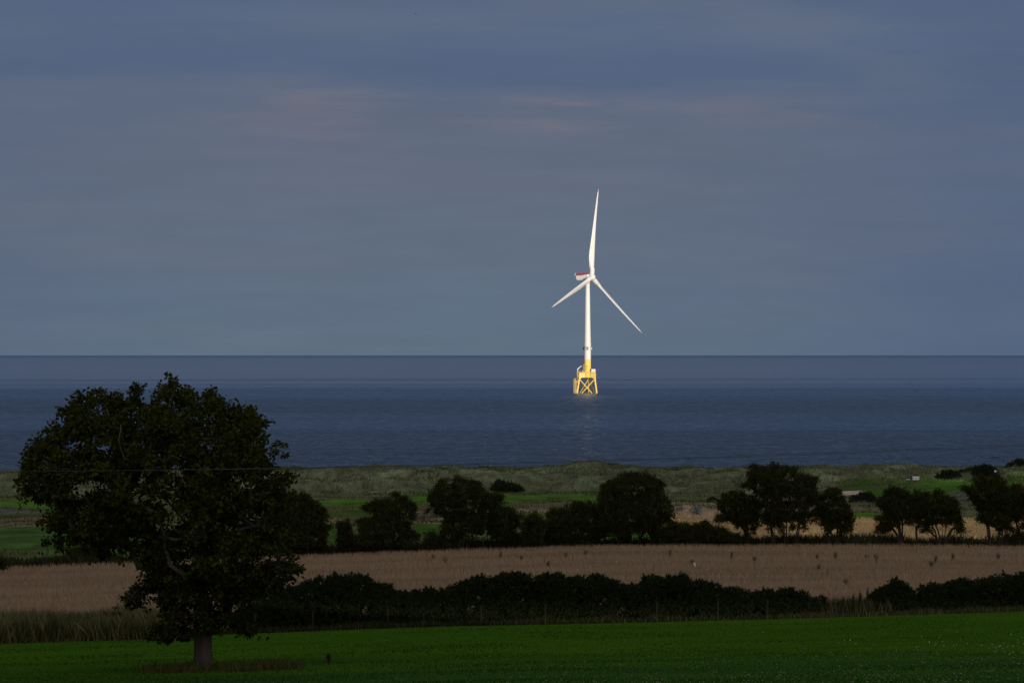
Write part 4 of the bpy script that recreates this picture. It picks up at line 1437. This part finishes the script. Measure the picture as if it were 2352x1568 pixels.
# weeds standing in the crop
WEED = leafy("weed_leaf", (0.110, 0.116, 0.054), (0.155, 0.155, 0.078), 0.7, .1, .1)
WG = "green weeds standing up out of the ripe crop"


def weed(u, v_top, Y, h, r, seed, label, name="weed", m=WEED, group=WG, cat="weed"):
    g = np.random.default_rng(seed)
    bs = on(u, Y)
    t = thing(name, bs, label, cat, group)
    b = MB()
    ends = []
    for k in range(6):
        a = g.uniform(0, 6.28)
        e = bs + np.array([math.cos(a) * r * g.uniform(.3, 1), math.sin(a) * r * g.uniform(.3, 1), h * g.uniform(.7, 1)])
        b.tube([bs, bs * .5 + e * .5 + np.array([0, 0, .08 * h]), e], [.018, .014, .008], 5)
        ends.append(e)
    b.build("stem", m if False else BARKD, t, bs)
    P = np.concatenate([bs + (e - bs) * g.uniform(.35, 1.05, (22, 1)) + g.normal(size=(22, 3)) * r * .14 for e in ends])
    V, F, T = leaves(P, g, .085, 2, .02, .40, 0)
    mk("leaves", V, F, m, t, bs, T)
    return t


weeds = [(995, 1274, "taller and left of two weeds in the crop, below the square topped tree"), (1021, 1283, "smaller and right of two weeds in the crop, below the square topped tree"), (1150, 1272, "weed at the crop's far edge below the narrow waist of the round topped tree"),
         (1196, 1277, "faint weed below the gap right of the round topped tree"), (1300, 1272, "wide weed clump at the far crop edge just left of the turbine line"), (1345, 1268, "small weed at the far crop edge right below the turbine"), (1258, 1290, "low weed in the crop left of the turbine line"),
         (1540, 1268, "weed at the far crop edge below the largest round crown"), (1680, 1274, "weed at the far crop edge below the bunker shrubs"), (1732, 1280, "weed in the crop below the tallest tree's left stems"), (1878, 1276, "short weed in the crop below the narrow thin leaved tree"),
         (1918, 1274, "left weed of two below the gap beside the thin leaved tree"), (1990, 1273, "left weed of a pair below the layered thorn tree"), (2012, 1276, "right weed of a pair below the layered thorn tree"), (2148, 1283, "stalky weed in the crop below the domed thorn tree"), (2136, 1292, "tallest stalky weed on the tramline below the domed thorn tree"),
         (2188, 1277, "weed in the crop right of the domed thorn tree"), (2292, 1275, "upper weed in the crop near the right edge"), (1590, 1286, "weed in the crop just behind the white bird"), (1880, 1300, "weed on the tramline right of the white bird"), (1270, 1347, "lone green weed in the crop above the dip in the gorse"), (1945, 1330, "pale weed in the crop above the grassy gap of the hedge"), (317, 1407, "green weed near the crop's near edge left of the big tree")]
for k, (u_, v_, lb) in enumerate(weeds):
    # the weed's foot where the sight line through its middle meets the field
    Yw = np.linspace(212, 334, 240)
    vv = VH + FPX * (CAMZ - ground((u_ - UC) / FPX * Yw, Yw) - .55) / Yw
    Yb = float(Yw[np.argmin(np.abs(vv - v_))])
    weed(u_, v_, Yb, .66 + .2 * (k % 3) / 2, .16 + .07 * (k % 2), 300 + k, lb)
DOCK = leafy("dock_seed_head", (0.040, 0.030, 0.014), (0.075, 0.050, 0.022), .8, .1)
weed(755, 1500, 164, .55, .07, 340, "brown dock plant alone in the meadow right of the big tree", "dock_plant", DOCK, None, "plant")
for k, (u_, lb) in enumerate([(1960, "left of the three dark dock spikes in the hedge gap"), (1976, "middle of the three dark dock spikes in the hedge gap"), (1992, "tallest and right of the three dark dock spikes in the hedge gap")]):
    weed(u_, 0, 206.0, 1.25 + .12 * k, .07, 345 + k, lb, "dock_plant", LEAF_GORSE, None, "plant")

# ------------------------------------------------------------------ fence posts
POST = painted("weathered_post", (0.022, 0.020, 0.013), (0.036, 0.033, 0.022), 5, .9, (1, 1, .2), 0.0)
PG = "wooden fence posts along the near side of the gorse hedge"
b0 = None
for k, (u_, lb) in enumerate([(586, "wooden fence post under the small gorse bush nearest the big tree"), (718, "wooden fence post under the highest gorse mound"), (890, "wooden fence post right of the highest gorse mound, by the dip"), (1105, "wooden fence post below the knobbly gorse bush"), (1252, "wooden fence post below the pointed gorse bush near the middle"),
                              (1508, "wooden fence post under the two tufted gorse heads"), (1648, "wooden fence post under the long sloping gorse bush"), (1762, "wooden fence post under the lower rounded gorse before the gap"), (78, "short wooden fence post in the tall grass at the far left")]):
    bs = on(u_, 203.6)
    b = MB()
    b.tube([bs + np.array([0, 0, -.2]), bs + np.array([.01, 0, .6]), bs + np.array([.02, 0, 1.08]), bs + np.array([.02, 0, 1.11])], [.06, .058, .056, .03], 8)
    o = b.build("fence_post", POST, None, bs, True)
    put(o, lb, "fence post", PG)
bs = on(2106, 338.2)
b = MB()
b.tube([bs + np.array([0, 0, -.2]), bs + np.array([-.04, 0, 1.0]), bs + np.array([-.09, 0, 2.0])], [.11, .10, .09], 8)
put(b.build("fence_post", BARKD, None, bs, True), "dark leaning post standing between the pair of thorn trees by the straw", "fence post")
STK = "short dark stakes in a row on the links"
for k in range(7):
    u_ = 757 + k * 3.4
    bs = on(u_, 470 + (k % 3) * .8)
    b = MB()
    b.tube([bs + np.array([0, 0, -.1]), bs + np.array([.02, 0, .55 + .12 * ((k * 7) % 4)])], .05, 6)
    put(b.build("stake", BARKD, None, bs), "short dark stake in the row on the links, right of the half hidden shrub", "stake", STK)

# ------------------------------------------------------------------ overhead line
CABLE, _, _ = principled("dull_aluminium_cable", (0.055, 0.065, 0.065), 0.8, 0.1, 0.0)
us = np.array([60, 345, 690, 1000, 1493, 1900, 2352.])
vs = np.array([1080.5, 1079.5, 1076, 1068, 1051, 1037, 1021.5])
cf = np.polyfit(us, vs, 3)
cf = np.polyfit(us, vs, 2)
for k, (YC, dv) in enumerate(((138.0, 0.0), (138.9, 1.6))):
    uu = np.linspace(-2600, 3600, 120)
    P = np.array([pt(a, np.polyval(cf, a) + dv * (a - 60) / 900, YC) for a in uu])
    b = MB()
    b.tube(P, 0.008, 6)
    put(b.build("power_cable", CABLE, None, (0, YC, 0), True), ("upper" if k == 0 else "lower") + " of two thin overhead cables crossing in front of the big tree", "cable", "overhead cables across the view")

# ------------------------------------------------------------------ golf signs and flag
SBLK, _, _ = principled("sign_black", (0.012, 0.012, 0.014), .5)
SWHT, _, _ = principled("sign_white", (0.80, 0.82, 0.83), .5)
SINK, _, _ = principled("sign_grey_print", (0.30, 0.32, 0.35), .5)
STEAL, _, _ = principled("sign_teal_print", (0.03, 0.12, 0.16), .5)


def flat(name, V2, F, o3, m, parent, th=0.02):
    """flat print on a board facing the camera side"""
    V2 = np.asarray(V2, float)
    P = np.stack([V2[:, 0], np.full(len(V2), -th), V2[:, 1]], 1) + o3
    return mk(name, P, F, m, parent)


def text_on(txt, size, o3, m, parent, bold=1.0):
    cu = bpy.data.curves.new("lettering", 'FONT')
    cu.body = txt
    cu.size = size
    cu.offset = 0.018 * bold
    to = bpy.data.objects.new("lettering", cu)
    me = bpy.data.meshes.new_from_object(to)
    bpy.data.objects.remove(to)
    V = np.array([v.co[:] for v in me.vertices])
    F = [tuple(p_.vertices) for p_ in me.polygons]
    bpy.data.meshes.remove(me)
    return flat("lettering", V[:, :2], F, o3, m, parent)


Yg = np.linspace(720, 900, 300)
vg = VH + FPX * (CAMZ - ground((2096 - UC) / FPX * Yg, Yg)) / Yg
SY = float(Yg[np.argmax(vg < 1105.5)])
k_ = SY / FPX


def sign(u0, u1, v0, v1, m, label):
    c0 = pt((u0 + u1) / 2, v1, SY)
    gzz = gz(c0[0], SY)
    t = thing("sign_board", (c0[0], SY, gzz), label, "sign")
    wd, ht = (u1 - u0) * k_, (v1 - v0) * k_
    zb = max(c0[2] - gzz, .12)
    b = MB()
    b.box((0, 0, zb + ht / 2), (wd, .08, ht))
    b.build("board", SBLK if True else m, t)
    for sx_ in (-1, 1):
        b = MB()
        b.box((sx_ * wd * .38, .08, (zb + ht * .6) / 2 - .1), (.07, .07, zb + ht * .6 + .2))
        b.build("post", SBLK, t)
    return t, wd, ht, zb


t, wd, ht, zb = sign(2079.6, 2095.2, 1096.3, 1103.8, SBLK, "black sign board with white lettering on the dune slope, left of a white one")
text_on("PGA", ht * .62, np.array([-wd * .43, -.045, zb + ht * .26]), SWHT, t)
for q, ln in enumerate((.36, .22, .26)):
    b = MB()
    b.box((wd * (.13 + ln / 2), -.055, zb + ht * (.64 - .17 * q)), (wd * ln, .02, ht * .09))
    b.build("small_print", SINK, t)
t, wd, ht, zb = sign(2095.0, 2112.0, 1092.8, 1102.2, SWHT, "white sign board with a teal crescent mark, right of the black sign board")
b = MB()
b.box((0, -.05, zb + ht / 2), (wd * .94, .03, ht * .88))
face = b.build("panel", SWHT, t)
th = np.linspace(.6, 5.2, 16)
V = np.concatenate([np.stack([np.cos(th) * .16 * ht * 1.2, np.sin(th) * .24 * ht], 1), np.stack([np.cos(th) * .09 * ht + .03, np.sin(th) * .17 * ht], 1)]) + np.array([-wd * .34, zb + ht * .48])
flat("emblem", V, [(i_, i_ + 1, 17 + i_, 16 + i_) for i_ in range(15)], np.array([0, -.05, 0]), STEAL, t)
b = MB()
x = -wd * .20
g = np.random.default_rng(5)
for row, (z_, hh_, xe) in enumerate(((.60, .10, .42), (.38, .06, .34))):
    x = -.20 + row * .08
    b = MB()
    while x < xe:
        ww_ = g.uniform(.03, .09)
        b.box((wd * (x + ww_ / 2), -.072, zb + ht * z_), (wd * ww_ * .8, .012, ht * hh_))
        x += ww_
    b.build("small_print", SINK, t)

bs = on(2284.5, 862.0)
t = thing("golf_flag", bs, "small white flag on a thin pole at the putting green on the far right", "flag")
b = MB()
b.tube([(0, 0, -.1), (0, 0, 2.3)], .035, 6)
b.build("pole", SWHT, t)
b = MB()
b.add([(.03, -.01, 2.28), (.03, -.01, 1.78), (.62, -.06, 1.98), (.03, .02, 2.28), (.03, .02, 1.78), (.62, -.03, 1.98)], [(0, 1, 2), (3, 5, 4), (0, 3, 4, 1), (1, 4, 5, 2), (2, 5, 3, 0)])
b.build("cloth", SWHT, t)

# ------------------------------------------------------------------ birds
FEATH, _, _ = principled("white_feather", (0.72, 0.72, 0.66), .8)
FGREY, _, _ = principled("grey_feather", (0.32, 0.33, 0.36), .8)
FDARK, _, _ = principled("dark_feather", (0.018, 0.019, 0.022), .7)
BEAK, _, _ = principled("yellow_beak", (0.5, 0.32, 0.04), .6)


def skin_body(name, nodes, edges, m, parent):
    """one continuous body grown over a joint skeleton"""
    me = bpy.data.meshes.new(name)
    me.from_pydata([n_[0] for n_ in nodes], edges, [])
    o = bpy.data.objects.new(name, me)
    C.objects.link(o)
    o.modifiers.new("skin", 'SKIN')
    for sv, n_ in zip(me.skin_vertices[0].data, nodes):
        sv.radius = (n_[1], n_[1])
    me.skin_vertices[0].data[0].use_root = True
    sub = o.modifiers.new("smooth", 'SUBSURF')
    sub.levels = sub.render_levels = 1
    dg = bpy.context.evaluated_depsgraph_get()
    nm_ = bpy.data.meshes.new_from_object(o.evaluated_get(dg))
    bpy.data.objects.remove(o)
    bpy.data.meshes.remove(me)
    nm_.name = name
    nm_.materials.clear()
    nm_.materials.append(m)
    nm_.polygons.foreach_set("use_smooth", np.ones(len(nm_.polygons), bool))
    r = bpy.data.objects.new(name, nm_)
    C.objects.link(r)
    r.parent = parent
    return r


gy = FYg
gx = gull_at[0]
t = thing("gull", (gx, gy, gz(gx, gy)), "white gull standing upright in the ripe crop, facing left", "bird")
z0 = .18
skin_body("body", [((0, 0, z0 + .12), .085), ((.05, .05, z0 + .06), .06), ((.08, .14, z0 + .04), .025), ((-.015, -.03, z0 + .21), .07), ((-.01, -.045, z0 + .30), .045), ((-.02, -.055, z0 + .37), .042), ((-.05, -.06, z0 + .375), .03)],
          [(0, 1), (1, 2), (0, 3), (3, 4), (4, 5), (5, 6)], FEATH, t)
b = MB()
b.tube([(-.07, -.062, z0 + .372), (-.13, -.07, z0 + .36)], [.014, .004], 6)
b.build("beak", BEAK, t)
for sx_ in (-1, 1):
    b = MB()
    b.tube([(sx_ * .035, 0, 0), (sx_ * .035, .01, .1), (sx_ * .03, 0, z0 + .06)], .009, 5)
    b.build("leg", BEAK, t)
for sx_ in (-1, 1):
    b = MB()
    b.tube([(sx_ * .075, -.02, z0 + .2), (sx_ * .085, .04, z0 + .12), (sx_ * .05, .16, z0 + .06)], [.02, .035, .006], 6)
    b.build("wing", FGREY, t)

# raft of sea ducks on the water
SG = "dark sea ducks floating in a line off the dunes"
proto = thing("sea_duck", (0, 0, 0), "small dark sea duck floating on the water off the dunes at the right edge", "bird", SG)
skin_body("body", [((0, 0, .10), .15), ((.24, 0, .12), .09), ((.36, 0, .17), .03), ((-.2, 0, .14), .11), ((-.27, 0, .30), .06), ((-.29, 0, .38), .075), ((-.40, 0, .36), .025)],
          [(0, 1), (1, 2), (0, 3), (3, 4), (4, 5), (5, 6)], FDARK, proto)
YD = CAMZ * FPX / (1051.8 - VH)
for k, u_ in enumerate((2275.0, 2279.8, 2282.2, 2285.0, 2288.2, 2293.2)):
    o = proto
    if k:
        o = proto.copy()
        C.objects.link(o)
        for ch in proto.children:
            c_ = ch.copy()
            C.objects.link(c_)
            c_.parent = o
    o.location = ((u_ - UC) / FPX * (YD + (k % 3) * 4), YD + (k % 3) * 4, 0)

t = thing("flying_gull", pt(955, 32.2, 900), "tiny dark bird gliding high in the grey sky, top of the view", "bird")
skin_body("body", [((0, 0, 0), .075), ((.16, .04, .01), .04), ((.26, .06, .0), .02), ((-.16, -.03, .01), .05), ((-.25, -.05, .0), .03), ((-.06, -.20, .07), .03), ((-.22, -.42, .14), .016), ((.14, .24, .06), .03), ((.40, .46, .05), .016)],
          [(0, 1), (1, 2), (0, 3), (3, 4), (0, 5), (5, 6), (0, 7), (7, 8)], FDARK, t)
